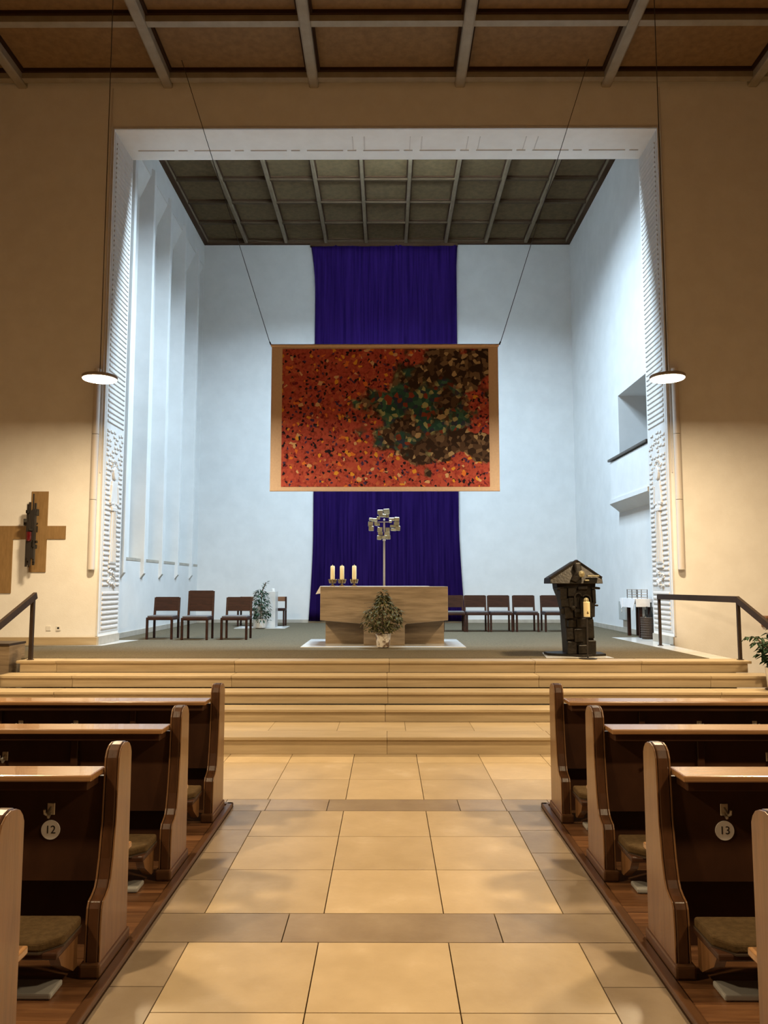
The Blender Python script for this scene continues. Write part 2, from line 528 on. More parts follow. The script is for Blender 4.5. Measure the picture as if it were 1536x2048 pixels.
# ---- wooden floors under the pews
for s in (-1, 1):
    xa, xb = s * 1.215, s * 5.6
    base = MB().box(xa, xb, 0.6, 6.27, -0.012, 0.004).build('wooden_floor', 'ceiling_dark')
    structure(base, 'brown plank floor under the %s rows of pews' % ('left' if s < 0 else 'right'), 'floor')
    pl = None
    n = 0
    y = 1.2
    while y < 6.18:
        wd = 0.127
        lens = [0.0]
        cutx = [0.045, .62 + .5 * ((n * 37) % 10) / 10, 1.9 + .6 * ((n * 53) % 10) / 10, 3.1 + .5 * ((n * 29) % 10) / 10, 4.38]
        for a, b2 in zip(cutx[:-1], cutx[1:]):
            key = round(b2 - a, 3)
            MB().box(-(b2 - a) / 2 + .001, (b2 - a) / 2 - .001, -wd / 2 + .001, wd / 2 - .001, -.01, .006).build('plank', 'parquet', base, local=True).location = \
                (s * (1.215 + (a + b2) / 2), y + wd / 2, .016)
        y += wd; n += 1
    MB().box(xa, xa + s * .045, 0.6, 6.27, 0.004, 0.034).build('edge_strip', 'oak_foot', base, bevel=.006)
    MB().box(xa, xb, 6.225, 6.27, 0.004, 0.034).build('edge_strip', 'oak_foot', base, bevel=.006)

# ---- steps
st = thing('stone_staircase', 'wide limestone steps climbing from the aisle to the altar platform', 'steps', (0, 8.16, 0))
SX0, SX1 = -4.86, 4.82
steps = [  # nosing y, top z, back y of tread
    (8.11, 0.180, 9.05), (8.985, 0.320, 9.44), (9.38, 0.462, 9.84), (9.775, 0.607, 10.18), (10.115, ZP, 10.50)]
zb = 0.0
joints = [[-4.2, -2.62, 0.0, 1.7, 3.4], [-3.3, -.02, 2.0, 4.1], [-4.0, -2.06, .01, 2.05, 4.0], [-3.95, -1.95, 0.0, 1.9, 4.05], [-4.3, -1.98, 0.03, 1.92, 3.3]]
for i, (ny, zt, yb) in enumerate(steps):
    xs0, xs1 = (-7.2, 7.2) if i == 0 else ((-5.9, 5.9) if i < 3 else (SX0, SX1))
    if i == 4:
        xs0, xs1 = -4.78, 4.68
    js = [xs0] + joints[i] + [xs1]
    th = 0.034
    for a, b2 in zip(js[:-1], js[1:]):
        MB().box(a + .0015, b2 - .0015, ny + .03, ny + .10, zb, zt - th).build('riser_slab', 'limestone_step', st, bevel=.003, segs=1)
        e = -.04 if a == xs0 and i >= 3 else 0.0
        e2 = .04 if b2 == xs1 and i >= 3 else 0.0
        MB().box(a + .0015 + e, b2 - .0015 + e2, ny, min(ny + .34, yb), zt - th, zt).build('tread_slab', 'limestone_step', st, bevel=.006, segs=2)
    if i == 0:   # landing paved behind the first tread
        k = xs0
        while k < xs1 - .1:
            MB().box(k + .002, min(k + .74, xs1) - .002, ny + .342, yb, zt - th, zt - .001).build('landing_slab', 'limestone_step', st)
            k += .74
    MB().box(xs0 + .05, xs1 - .05, ny + .1, yb + .02, zb, zt - th - .001).build('step_core', 'grout', st)
    zb = zt

# ---- altar platform
pf = MB().box(-XN, 4.63, 10.38, YW, 0.0, ZP - .036).box(XL + .01, XR - .01, YW, YR, 0.0, ZP - .036).box(XC0 + .01, XC1 - .01, YR, YB - .01, 0.0, ZP - .036)
pf = pf.build('platform_floor', 'stone_grey')
structure(pf, 'raised platform floor that carries the altar', 'floor')
ct = MB().prism([(-4.95, 10.5), (4.33, 10.5), (4.20, 14.62), (XC1, 14.62), (XC1, YB), (XC0, YB), (XC0, 13.9), (-4.42, 13.9), (-4.62, 12.60), (-8.9, 12.60), (-8.9, 10.62), (-4.95, 10.62)], ZP - .034, ZP, 'z')
ct = ct.build('carpet_floor', 'carpet')
structure(ct, 'grey brown speckled carpet covering the altar platform', 'floor')
# pale stone borders left between carpet and walls
bd = MB().prism([(4.33, 10.46), (4.63, 10.46), (4.63, 12.74), (4.93, 13.7), (4.93, 14.62), (4.20, 14.62)], ZP - .034, ZP - .002, 'z').build('floor_edging_strip', 'marble_pale')
bd2 = MB().prism([(-8.9, 12.60), (-4.62, 12.60), (-4.42, 13.9), (-4.9, 13.9), (-4.9, YW), (-8.9, YW)], ZP - .034, ZP - .002, 'z').build('floor_edging_strip', 'marble_pale')
bd.name = 'trim_1'; bd2.name = 'trim_2'
structure(bd, 'polished pale stone strip beside the carpet below the right pillar', 'stone border')
structure(bd2, 'pale stone strip beside the carpet below the left pillar', 'stone border')

# ---- nave front wall with the portal
wf = MB()
wf.box(-XN, XL, YW, YR, 0, 11.3).box(XR, XN, YW, YR, 0, 11.3).box(XL, XR, YW, YR, ZL, 11.3)
wf = wf.build('wall_front', 'plaster')
structure(wf, 'plastered front wall of the nave with the tall square portal', 'wall')
# thin raised edge lines on the portal
MB().box(XL - .03, XR + .03, YW - .012, YW + .01, ZL, ZL + .035).build('edge_moulding', 'relief', wf)
for (xa, xb) in ((XL - .03, XL + .002), (XR - .002, XR + .03)):
    MB().box(xa, xb, YW - .012, YW + .01, 0.9, ZL).build('edge_moulding', 'relief', wf)
# incised-looking fillets on the soffit
for k in range(9):
    xa = -4.55 + k * 1.03
    MB().box(xa, xa + .66, 13.40, 13.42, ZL - .014, ZL + .01).build('soffit_fillet', 'relief', wf)
    MB().box(xa + .74, xa + .9, 13.40, 13.42, ZL - .014, ZL + .01).build('soffit_fillet', 'relief', wf)
    if 4 <= k <= 7:
        for dx in (-.19, .02):
            MB().box(xa + dx, xa + dx + .012, 12.98, 13.38, ZL - .008, ZL + .01).build('soffit_fillet', 'relief', wf)


def relief(s):
    """carved stone facing on the inner side of one pillar"""
    xs = XL if s < 0 else XR
    dr = 1 if s < 0 else -1           # direction into the opening
    D = 0.016                          # relief depth
    p = MB().box(xs, xs + dr * .006, YW + .04, YR - .03, .95, ZL - .02).build('relief_panel', 'relief', wf, label='carved white relief facing with figures and horizontal ribs')

    def ridge(y0, y1, z, h, d=D, name='rib', tilt=0):
        key = (round(y1 - y0, 3), h, d, dr)
        if key not in ridge.c:
            b = .25 * h
            ridge.c[key] = MB().prism([(0, -h / 2), (dr * d, -h / 2 + b), (dr * d, h / 2 - b), (0, h / 2)], -(y1 - y0) / 2, (y1 - y0) / 2, 'y').mesh(name, 'relief')
        inst(name, ridge.c[key], p, (xs + dr * .006, (y0 + y1) / 2, z), (tilt, 0, 0))
    ridge.c = {}
    y0, y1 = YW + .12, YR - .08
    # full-width ribs above
    z = 9.45
    while z > 4.45:
        ridge(y0, y1, z, .050, D)
        z -= .088
    # bottom ribs
    for k in range(8):
        ridge(y0, y1, 1.02 + k * .082, .05, D)
    # broken ribs between
    rnd = random.Random(5 if s < 0 else 6)
    z = 4.36
    while z > 3.75:
        y = y0
        while y < y1 - .06:
            wd = rnd.choice((.07, .09, .12))
            if rnd.random() < .72:
                ridge(y, min(y + wd, y1), z + rnd.uniform(-.012, .012), .045, D)
            y += wd + rnd.uniform(.03, .05)
        z -= .082
    z = 3.70
    while z > 1.70:
        a = .20 if z > 3.3 else .24
        t = (3.7 - z) / 2.0
        wob = .05 * math.sin(z * 9 + s)
        ridge(y0, y0 + a + wob * .6, z, .048, D)
        ridge(y1 - a * .8 + wob * .5, y1, z, .048, D)
        z -= .085
    # robed figure
    yc = (y0 + y1) / 2 + (.0 if s < 0 else -.02)

    def slab(poly, d, name):
        MB().prism([(yc + a, b) for a, b in poly], xs + dr * .004, xs + dr * d, 'x').build(name, 'relief', p, bevel=.006, segs=1)
    slab([(-.15, 2.10), (.17, 2.10), (.13, 2.6), (.10, 3.02), (-.08, 3.02), (-.11, 2.6)], .03, 'robe')
    slab([(-.13, 3.05), (.12, 3.05), (.17, 3.3), (.12, 3.52), (-.12, 3.52), (-.17, 3.3)], .034, 'upper_body')
    MB().box(xs, xs + dr * .046, yc - .13, yc + .12, 3.0, 3.07).build('belt', 'relief', p, bevel=.008)
    for a in (-.06, .0, .07):
        MB().prism([(yc + a * .6, 3.0), (yc + a * .6 + .015, 3.0), (yc + a * 1.4 + .018, 2.13), (yc + a * 1.4 - .004, 2.13)], xs, xs + dr * .042, 'x').build('robe_fold', 'relief', p)
    hd = MB()
    n = 14
    hd.prism([(yc + .095 * math.cos(t * 2 * PI / n), 3.66 + .115 * math.sin(t * 2 * PI / n)) for t in range(n)], xs, xs + dr * .045, 'x')
    hd.build('head', 'relief', p, bevel=.01)
    for k in range(9):
        t = k / 8 * PI
        ridge(yc + .15 * math.cos(t) - .02, yc + .15 * math.cos(t) + .02, 3.70 + .17 * math.sin(t), .035, .03, 'curl')
    for sg in (-1, 1):
        MB().bar((xs + dr * .02, yc + sg * .13, 3.45), (xs + dr * .02, yc + sg * .19, 3.12), .05, .05).build('arm', 'relief', p, bevel=.01)
        MB().bar((xs + dr * .02, yc + sg * .19, 3.12), (xs + dr * .02, yc + sg * .03, 3.14), .045, .045).build('arm', 'relief', p, bevel=.01)
    # base under the figure and creature below
    MB().box(xs, xs + dr * .04, yc - .17, yc + .17, 2.02, 2.065).build('plinth', 'relief', p, bevel=.01)
    for k in range(12):
        t = k / 11
        yy = yc + .14 * math.sin(t * 9 + s); zz = 1.98 - t * .27
        ridge(yy - .05, yy + .05, zz, .035, .03, 'curl', tilt=.5 * math.cos(t * 9))
    MB().box(xs - dr * .0, xs + dr * .022, YW + .0, YR - .0, ZP, ZP + .135).build('plinth_skirting', 'stone_grey', wf)


relief(-1)
relief(1)
# housings of the floodlights behind the portal head
for fx in (-1.1, -0.03, 1.04):
    MB().box(fx - .44, fx + .44, YR, 13.95, 10.392, 10.50).build('floodlight_housing', 'black_metal', wf)

# ---- other nave walls
for nm, b_, lb in (('wall_left', (-XN - .3, -XN, YN, YW, 0, 11.3), 'plain wall, brown to cut bounced light, closing the nave on the left side'),
                   ('wall_right', (XN, XN + .3, YN, YW, 0, 11.3), 'plain wall, brown to cut bounced light, closing the nave on the right side'),
                   ('wall_back', (-XN, XN, YN - .3, YN, 0, 11.3), 'plain wall, brown to cut bounced light, closing the nave behind the viewer')):
    o = MB().box(*b_).build(nm, 'bounce_cut_brown')
    structure(o, lb, 'wall')
bb = MB().box(-XN, XL, YW - .02, YW, ZP, ZP + .125).build('baseboard_left', 'limestone_step', bevel=.004)
structure(bb, 'low limestone baseboard along the wall left of the portal', 'baseboard')

# ---- chancel shell
cb = MB().box(XC0 - .3, XC1 + .3, YB, YB + .3, 0, 11.5).build('chancel_wall_back', 'plaster_white')
structure(cb, 'tall white rear wall of the chancel behind the purple cloth', 'wall')
b1 = MB().box(XC0, XC1, YB - .02, YB, ZP, ZP + .085).build('baseboard_back', 'stone_grey', bevel=.003)
structure(b1, 'low grey stone baseboard along the chancel rear wall', 'baseboard')
b3 = MB().box(XC1 - .02, XC1, YR, YB - .02, ZP, ZP + .10).build('baseboard_right', 'stone_grey', bevel=.003)
structure(b3, 'low grey stone baseboard along the right chancel wall', 'baseboard')
b4 = MB().box(XC0, XC0 + .02, YR, YB - .02, ZP, ZP + .10).build('baseboard_side', 'stone_grey', bevel=.003)
b4.name = 'chancel_baseboard_left'
structure(b4, 'low grey stone baseboard along the left chancel wall', 'baseboard')

# left wall with tall niches between fins
ZS, ZT = 2.20, 10.25
wlm = MB()
wlm.box(XC0 - .45, XC0, YR, YB, 0, ZS).box(XC0 - .45, XC0, YR, YB, ZT, 11.5)
wlm.box(XC0 - .45, XC0, YR, 14.15, ZS, ZT).box(XC0 - .45, XC0, 20.0 - .02, YB, ZS, ZT)
wlc = wlm.build('chancel_wall_left', 'plaster_white')
structure(wlc, 'white left chancel wall of tall narrow niches between slim fins', 'wall')
fy = [14.24, 15.43, 16.66, 17.92, 19.2]
for i, y in enumerate(fy):
    f = MB()
    f.prism([(XC0 - .30, 1.84), (XC0 + .0, 1.86), (XC0 + .075, 1.96), (XC0 + .075, ZT + .12), (XC0 - .30, ZT + .35)], y - .065, y + .065, 'y')
    f.build('fin', 'plaster_white', wlc, bevel=.006, segs=1)
    y2 = fy[i + 1] if i < 4 else 20.1
    MB().box(XC0 - .42, XC0 - .235, y + .066, min(y2 - .066, 19.98), ZS + .07, ZT).build('niche_panel', 'plaster_white', wlc)
    MB().prism([(XC0 - .23, ZS), (XC0 + .006, ZS), (XC0 + .006, ZS + .055), (XC0 - .23, ZS + .07)], y + .066, min(y2 - .066, 19.98), 'y').build('niche_sill', 'stone_grey', wlc)
    MB().prism([(XC0 - .235, ZT - .50), (XC0 - .02, ZT - .02), (XC0 - .02, ZT + .02), (XC0 - .235, ZT + .02)], y + .066, min(y2 - .066, 19.98), 'y').build('niche_head', 'plaster_white', wlc)

# right wall with the balcony opening
YO0, YO1, ZO0, ZO1 = 13.9, 16.12, 3.4, 5.74
wr = MB()
wr.box(XC1, XC1 + .35, YR, YB, 0, ZO0).box(XC1, XC1 + .35, YR, YB, ZO1, 11.5)
wr.box(XC1, XC1 + .35, YO1, YB, ZO0, ZO1).box(XC1, XC1 + .35, YR, YO0, ZO0, ZO1)
wr.box(XC1 + .35, XC1 + 1.9, YO0 - .2, YO1 + .2, ZO0 - .2, ZO0).box(XC1 + .35, XC1 + 1.9, YO0 - .2, YO1 + .2, ZO1, ZO1 + .2)
wr.box(XC1 + 1.7, XC1 + 1.9, YO0 - .2, YO1 + .2, ZO0, ZO1).box(XC1 + .35, XC1 + 1.9, YO1, YO1 + .2, ZO0, ZO1).box(XC1 + .35, XC1 + 1.9, YO0 - .2, YO0, ZO0, ZO1)
wrc = wr.build('chancel_wall_right', 'plaster_white')
structure(wrc, 'smooth white right chancel wall with an opening for the balcony', 'wall')
bal = thing('balcony', 'small white balcony with a brown handrail on the right chancel wall', 'balcony', (XC1, 15.0, 3.3))
MB().box(XC1 - .20, XC1 - .10, 13.78, 16.14, 3.50, 4.30).build('parapet', 'plaster_white', bal, bevel=.008)
MB().box(XC1 - .10, XC1 + .02, 16.06, 16.14, 3.50, 4.30).build('parapet_end', 'plaster_white', bal)
MB().prism([(XC1 - .23, 3.50), (XC1 - .23, 3.42), (XC1 + .0, 3.24), (XC1 + .0, 3.50)], 13.78, 16.16, 'y').build('balcony_slab', 'plaster_white', bal)
MB().box(XC1 - .24, XC1 - .06, 13.78, 16.2, 4.32, 4.37).build('handrail', 'rail_wood', bal, bevel=.01)

# ---- nave ceiling
ce = MB().box(-XN, XN, YN, YW, ZN + .30, ZN + .5).build('ceiling', 'ceiling_dark')
structure(ce, 'coffered nave ceiling of brown panels between grey wooden beams', 'ceiling')
bx = [-8.95 + 2.557 * k for k in range(8)]
by = [12.59 - 1.34 * k for k in range(14)]
pm_ = MB().box(-1.20, 1.20, -.60, .60, -.01, .01).mesh('ceiling_panel', 'ceiling_panel')
lbm = MB().prism([(-.085, .28), (-.085, 0.02), (-.06, 0), (.06, 0), (.085, .02), (.085, .28)], YN, YW - .002, 'y').mesh('ceiling_beam', 'ceiling_beam')
tbm = MB().prism([(-.065, .28), (-.065, 0.0), (.065, 0.0), (.065, .28)], -XN, XN, 'x').mesh('cross_beam', 'ceiling_beam')
frm = MB().box(-1.2, 1.2, -.61, -.56, -.06, .0).box(-1.2, 1.2, .56, .61, -.06, .0).box(-1.2, -1.15, -.56, .56, -.06, 0).box(1.15, 1.2, -.56, .56, -.06, 0).mesh('panel_frame', 'ceiling_dark')
for x in bx:
    inst('ceiling_beam', lbm, ce, (max(-8.86, min(8.86, x)), 0, ZN))
for k, y in enumerate(by):
    inst('cross_beam', tbm, ce, (0, y, ZN + .05))
    for j in range(7):
        if k < 13:
            px = bx[j] + 1.2785
            inst('ceiling_panel', pm_, ce, (px, y - .67, ZN + .22))
            if k < 3:
                inst('panel_frame', frm, ce, (px, y - .67, ZN + .21))

# ---- chancel ceiling
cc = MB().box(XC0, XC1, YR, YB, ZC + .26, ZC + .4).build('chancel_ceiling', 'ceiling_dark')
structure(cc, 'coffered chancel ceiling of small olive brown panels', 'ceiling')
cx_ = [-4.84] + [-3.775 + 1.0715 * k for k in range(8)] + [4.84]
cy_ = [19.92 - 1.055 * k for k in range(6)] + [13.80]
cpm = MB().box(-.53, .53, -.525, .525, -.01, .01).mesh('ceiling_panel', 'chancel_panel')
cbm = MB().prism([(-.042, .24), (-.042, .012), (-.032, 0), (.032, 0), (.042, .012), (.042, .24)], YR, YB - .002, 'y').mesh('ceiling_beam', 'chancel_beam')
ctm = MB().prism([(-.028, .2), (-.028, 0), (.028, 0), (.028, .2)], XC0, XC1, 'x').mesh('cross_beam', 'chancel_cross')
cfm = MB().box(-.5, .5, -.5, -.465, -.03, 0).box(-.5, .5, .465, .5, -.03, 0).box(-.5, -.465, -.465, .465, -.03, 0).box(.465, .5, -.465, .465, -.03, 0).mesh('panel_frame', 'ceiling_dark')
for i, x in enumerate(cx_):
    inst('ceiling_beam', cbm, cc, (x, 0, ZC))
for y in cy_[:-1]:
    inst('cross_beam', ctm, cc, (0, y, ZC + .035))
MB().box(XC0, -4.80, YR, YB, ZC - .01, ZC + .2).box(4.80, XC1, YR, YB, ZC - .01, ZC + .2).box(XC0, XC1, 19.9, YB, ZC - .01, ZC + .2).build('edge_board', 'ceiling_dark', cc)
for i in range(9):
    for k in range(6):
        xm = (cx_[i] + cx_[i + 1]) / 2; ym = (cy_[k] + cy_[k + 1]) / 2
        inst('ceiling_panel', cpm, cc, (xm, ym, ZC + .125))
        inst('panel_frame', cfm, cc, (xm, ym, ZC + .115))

# ================================================================== THINGS
# ---- altar
ax = -0.05
al = thing('altar', 'block shaped travertine altar standing at the centre of the platform', 'altar', (ax, 12.9, ZP))
MB().prism([(-1.08, 1.71), (-1.08, 1.165), (-.40, 1.108), (-.375, 1.085), (-.375, ZP + .012), (.285, ZP + .012), (.285, 1.085), (.31, 1.108), (.985, 1.165), (.985, 1.71)], 12.52, 13.45, 'y').build('altar_block', 'travertine', al, bevel=.008)
MB().box(-1.02, -.375, 12.90, 13.40, ZP + .012, 1.14).build('side_slab', 'travertine', al)
MB().box(.285, .945, 12.90, 13.40, ZP + .012, 1.14).build('side_slab', 'travertine', al)
o = MB().box(-1.36, 1.24, 12.22, 13.95, ZP + .0, ZP + .011).build('floor_slab', 'marble_pale')
tag(o, 'thin pale marble slab let into the carpet below the altar', 'stone slab', None, 'structure')
cl = MB()
cl.box(-1.083, .70, 12.75, 13.452, 1.711, 1.715)
cl.prism([(-1.089, 1.716), (-1.083, 1.716), (-1.083, 1.60), (-1.155, 1.585), (-1.16, 1.59)], 12.60, 13.44, 'y')
o = cl.build('altar_cloth', 'white_cloth'); tag(o, 'white cloth lying on the altar top and hanging over its left end', 'cloth')
# candlesticks with candles
for i, (cx0, hh, lb) in enumerate(((-.905, .0, 'left'), (-.748, .0, 'middle'), (-.545, .015, 'right'))):
    c = thing('candlestick', 'small bronze petal candlestick on the altar, %s of the three' % ('leftmost' if i == 0 else ('in the middle' if i == 1 else 'rightmost')), 'candlestick', (cx0, 12.85, 1.715), group='candlesticks on the altar')
    MB().lathe([(.045, 0), (.045, .01), (.018, .02), (.015, .05), (.03, .06), (.05, .09), (.052, .105), (.0505, .105)], (cx0, 12.85, 1.715), 14).build('stem', 'candle_bronze', c, smooth=True)
    for k in range(8):
        a = k * PI / 4 + i
        MB().obox((cx0 + .055 * math.cos(a), 12.85 + .055 * math.sin(a), 1.795), (.018, .036, .07), (0, .3, a)).build('petal', 'candle_bronze', c, bevel=.006, segs=1)
    k = MB().lathe([(.034, 0), (.036, .02), (.036, .215), (.028, .232), (.004, .228), (.003, .25)], (cx0, 12.85, 1.82 + hh * .2), 16)
    o = k.build('candle', 'wax', smooth=True)
    tag(o, 'thick cream candle standing in the %s bronze candlestick on the altar' % lb, 'candle', 'candles on the altar')

# ---- processional cross
pc = thing('processional_cross', 'bronze cross of small square plates on a tall grey pole behind the altar', 'cross', (-.05, 13.75, ZP))
cz = 2.80; cs = 1.03
MB().lathe([(.20, 0), (.20, .02), (.03, .05), (.02, .08)], (-.05, 13.75, ZP), 20).build('foot', 'black_metal', pc, smooth=True)
MB().tube((-.05, 13.75, ZP + .05), (-.05, 13.75, 2.53), .021, .018, 12).build('pole', 'lamp_metal', pc, smooth=True)
MB().tube((-.05, 13.75, 2.52), (-.05, 13.75, 2.55), .028, .028, 12).build('collar', 'steel', pc, smooth=True)
plates = [(-.07, .225, .10, .08), (.04, .235, .11, .10), (-.03, .165, .13, .06), (.045, .165, .08, .07), (-.10, .125, .06, .06),
          (-.17, .09, .11, .06), (-.23, .10, .07, .05), (-.235, .02, .09, .09), (-.225, -.06, .09, .09), (-.145, .04, .06, .10), (-.11, .01, .07, .05),
          (.13, .10, .10, .06), (.22, .10, .09, .08), (.215, .02, .10, .08), (.235, -.055, .09, .09), (.15, -.02, .10, .05), (.16, -.08, .10, .05), (.11, .06, .05, .05),
          (-.075, -.08, .09, .09), (.06, -.085, .08, .09), (-.065, -.145, .09, .06), (.05, -.155, .10, .08), (-.085, -.22, .08, .08), (.0, -.21, .10, .06), (.07, -.21, .08, .08)]
rn = random.Random(3)
for px, pz, wx, wz in plates:
    MB().obox((-.05 + px * cs, 13.75 + rn.uniform(-.02, .015), cz + pz * cs), (wx, .03, wz), (rn.uniform(-.12, .12), rn.uniform(-.08, .08), rn.uniform(-.12, .12))).build('plate', 'bronze_gold', pc, bevel=.008, segs=1)
cp = MB(); cp.box(-.16, .06, 13.71, 13.725, cz + .045, cz + .06).prism([(-.062, cz + .05), (-.038, cz + .05), (-.034, cz - .03), (-.042, cz - .13), (-.058, cz - .13), (-.066, cz - .03)], 13.705, 13.73, 'y')
cp.lathe([(.002, -.02), (.016, -.01), (.018, .005), (.01, .02), (.002, .024)], (-.05, 13.715, cz + .09), 10)
cp.build('corpus', 'steel', pc, label='small silver crucified figure')

# ---- plants
def foliage_blob(name, mat, parent, c, rx, rz, n, L, W, seed, droop=.4, shape=None, kind='stuff'):
    r = random.Random(seed); mb = MB()
    for k in range(n):
        t = r.random(); a = r.uniform(0, 2 * PI)
        z = r.uniform(0, 1)
        rad = (shape(z) if shape else math.sqrt(max(0, 1 - (2 * z - 1) ** 2))) * rx * math.sqrt(r.uniform(.15, 1))
        p = (c[0] + rad * math.cos(a), c[1] + rad * math.sin(a), c[2] + z * rz)
        a2 = a + r.uniform(-.8, .8)
        d = (math.cos(a2), math.sin(a2), r.uniform(-droop - .4, .5 - droop))
        l = L * r.uniform(.7, 1.2)
        mb.leaf(p, d, (r.uniform(-.4, .4), r.uniform(-.4, .4), 1), l, W * r.uniform(.8, 1.2))
    return mb.build(name, mat, parent, kind=kind)


pp = thing('potted_plant', 'bushy olive green potted plant in front of the altar', 'plant', (-.06, 12.19, ZP + .012))
MB().lathe([(.095, 0), (.10, .01), (.122, .20), (.124, .21), (.112, .21), (.105, .17)], (-.06, 12.19, ZP + .012), 24).build('pot', 'pot_print', pp, smooth=True, label='round cream pot with dark brown leaf marks')
MB().lathe([(.105, .0), (.02, .008)], (-.06, 12.19, ZP + .18), 16).build('soil', 'soil', pp)
MB().path([(-.06, 12.19, ZP + .18), (-.07, 12.20, ZP + .35), (-.05, 12.19, ZP + .6)], .014, 8).build('trunk', 'bark', pp)
br = MB(); r = random.Random(9)
for k in range(16):
    a = r.uniform(0, 2 * PI); z = r.uniform(.2, .6)
    br.path([(-.06, 12.19, ZP + z), (-.06 + .16 * math.cos(a), 12.19 + .12 * math.sin(a), ZP + z + .14), (-.06 + .30 * math.cos(a), 12.19 + .22 * math.sin(a), ZP + z + .12)], .004, 5)
br.build('branch', 'bark', pp, kind='stuff')
foliage_blob('foliage', 'leaf_olive', pp, (-.055, 12.18, ZP + .26), .31, .56, 700, .080, .030, 4, shape=lambda z: (.45 + 1.45 * z) if z < .38 else max(.12, 1.0 - (z - .38) * 1.45))
foliage_blob('foliage', 'leaf_olive', pp, (.13, 12.15, ZP + .28), .13, .34, 110, .080, .030, 14)
foliage_blob('foliage', 'leaf_olive', pp, (-.27, 12.16, ZP + .26), .11, .32, 90, .080, .030, 24)
foliage_blob('foliage', 'leaf_olive', pp, (-.07, 12.18, ZP + .70), .07, .20, 60, .075, .028, 34, droop=.1)

# ---- banner hung before the portal
yb_ = 12.30
bn = thing('hanging_banner', 'large red patchwork banner in a beige border hanging above the altar', 'banner', (-.03, yb_, 3.24))
MB().box(-1.885, 1.815, yb_ - .004, yb_ + .004, 3.255, 5.63).build('border_cloth', 'banner_cloth', bn)
pic = MB().box(-1.68, 1.68, -.005, .003, -1.135, 1.135).build('printed_panel', 'collage_print', bn, local=True, label='mottled red, brown and dark green patchwork print')
pic.location = (0.005, -.007, 4.443 - 3.24)
MB().tube((-1.90, yb_, 5.64), (1.83, yb_, 5.64), .022, .022, 10).build('top_rod', 'banner_cloth', bn)
MB().tube((-1.885, yb_, 3.25), (1.815, yb_, 3.25), .018, .018, 10).build('bottom_rod', 'banner_cloth', bn)
for s in (-1, 1):
    x0 = -.03 + s * 1.87
    MB().tube((x0, yb_, 5.65), (x0 + s * .02, yb_, 5.70), .012, .012, 8).build('hook', 'wire', bn)
    MB().tube((x0 + s * .02, yb_, 5.69), (-.03 + s * 3.455, yb_, ZN + .212), .006, .006, 6).build('hanging_wire', 'wire', bn)

# ---- purple curtain on the rear wall
cu = MB(); nx, nz = 220, 34
xl_top, xr_top = -2.0, 1.87
for j in range(nz + 1):
    t = j / nz; z = ZP + .05 + t * (10.80 - ZP - .05)
    lx = -1.915 - .12 * max(0, (t - .86) / .14) ** 2 - .10 * max(0, (.22 - t) / .22) ** 1.5
    rx = 1.86 + .03 * max(0, (t - .95) / .05) + .14 * max(0, (.25 - t) / .25) ** 1.3
    for i in range(nx + 1):
        u = i / nx
        x = lx + (rx - lx) * u
        y = YB - .085 + .020 * math.sin(u * 61 + 1.5 * math.sin(u * 9 + t * .6)) * (.35 + .65 * (1 - t)) + .005 * math.sin(u * 147 + 2 * math.sin(u * 23)) + .018 * math.sin(u * 17 + t)
        cu.v.append((x, y, z))
for j in range(nz):
    for i in range(nx):
        a = j * (nx + 1) + i
        cu.f.append((a, a + 1, a + nx + 2, a + nx + 1))
ct_ = thing('purple_curtain', 'floor length dark purple curtain hung down the chancel rear wall', 'curtain', (-.03, YB - .08, ZP + .05))
cobj = cu.build('cloth', 'purple_cloth', ct_, smooth=True)
md = cobj.modifiers.new('thickness', 'SOLIDIFY'); md.thickness = .004
MB().box(-2.06, 1.90, YB - .11, YB - .002, 10.78, 10.84).build('top_batten', 'ceiling_dark', ct_)

# ---- chairs
def make_chair(name, label, tall=False, group=None):
    t = thing(name, label, 'chair', (0, 0, 0), 0, group)
    w2 = .222; h = .755 if not tall else .875
    for sx in (-1, 1):
        MB().box(sx * w2 - .02, sx * w2 + .02, -.235, -.195, 0, .385).build('leg', 'chair_wood', t, bevel=.004, segs=1, local=True)
        MB().prism([(.205, 0), (.245, 0), (.245, .40), (.285, h - .01), (.255, h - .01), (.205, .42)], sx * w2 - .018, sx * w2 + .018, 'x').build('leg', 'chair_wood', t, local=True)
    MB().box(-w2 - .015, w2 + .015, -.245, .215, .345, .395).build('seat_frame', 'chair_wood', t, bevel=.006, segs=1, local=True)
    MB().box(-w2 + .0, w2 - .0, -.225, .195, .395, .425).build('seat', 'seat_grey', t, bevel=.012, local=True, label='thin grey upholstered seat pad')
    n = 3
    z0 = .50; dz = (h - z0) / n
    for k in range(n):
        ya = .235 + .03 * ((z0 + k * dz) - .42) / (h - .42); yb2 = .235 + .03 * ((z0 + (k + 1) * dz) - .42) / (h - .42)
        MB().prism([(ya - .012, z0 + k * dz + .0006), (ya + .012, z0 + k * dz - .004), (yb2 + .012, z0 + (k + 1) * dz - .005), (yb2 - .012, z0 + (k + 1) * dz - .0006)], -w2 + .005, w2 - .005, 'x').build('back_board', 'chair_wood', t, local=True)
    return t


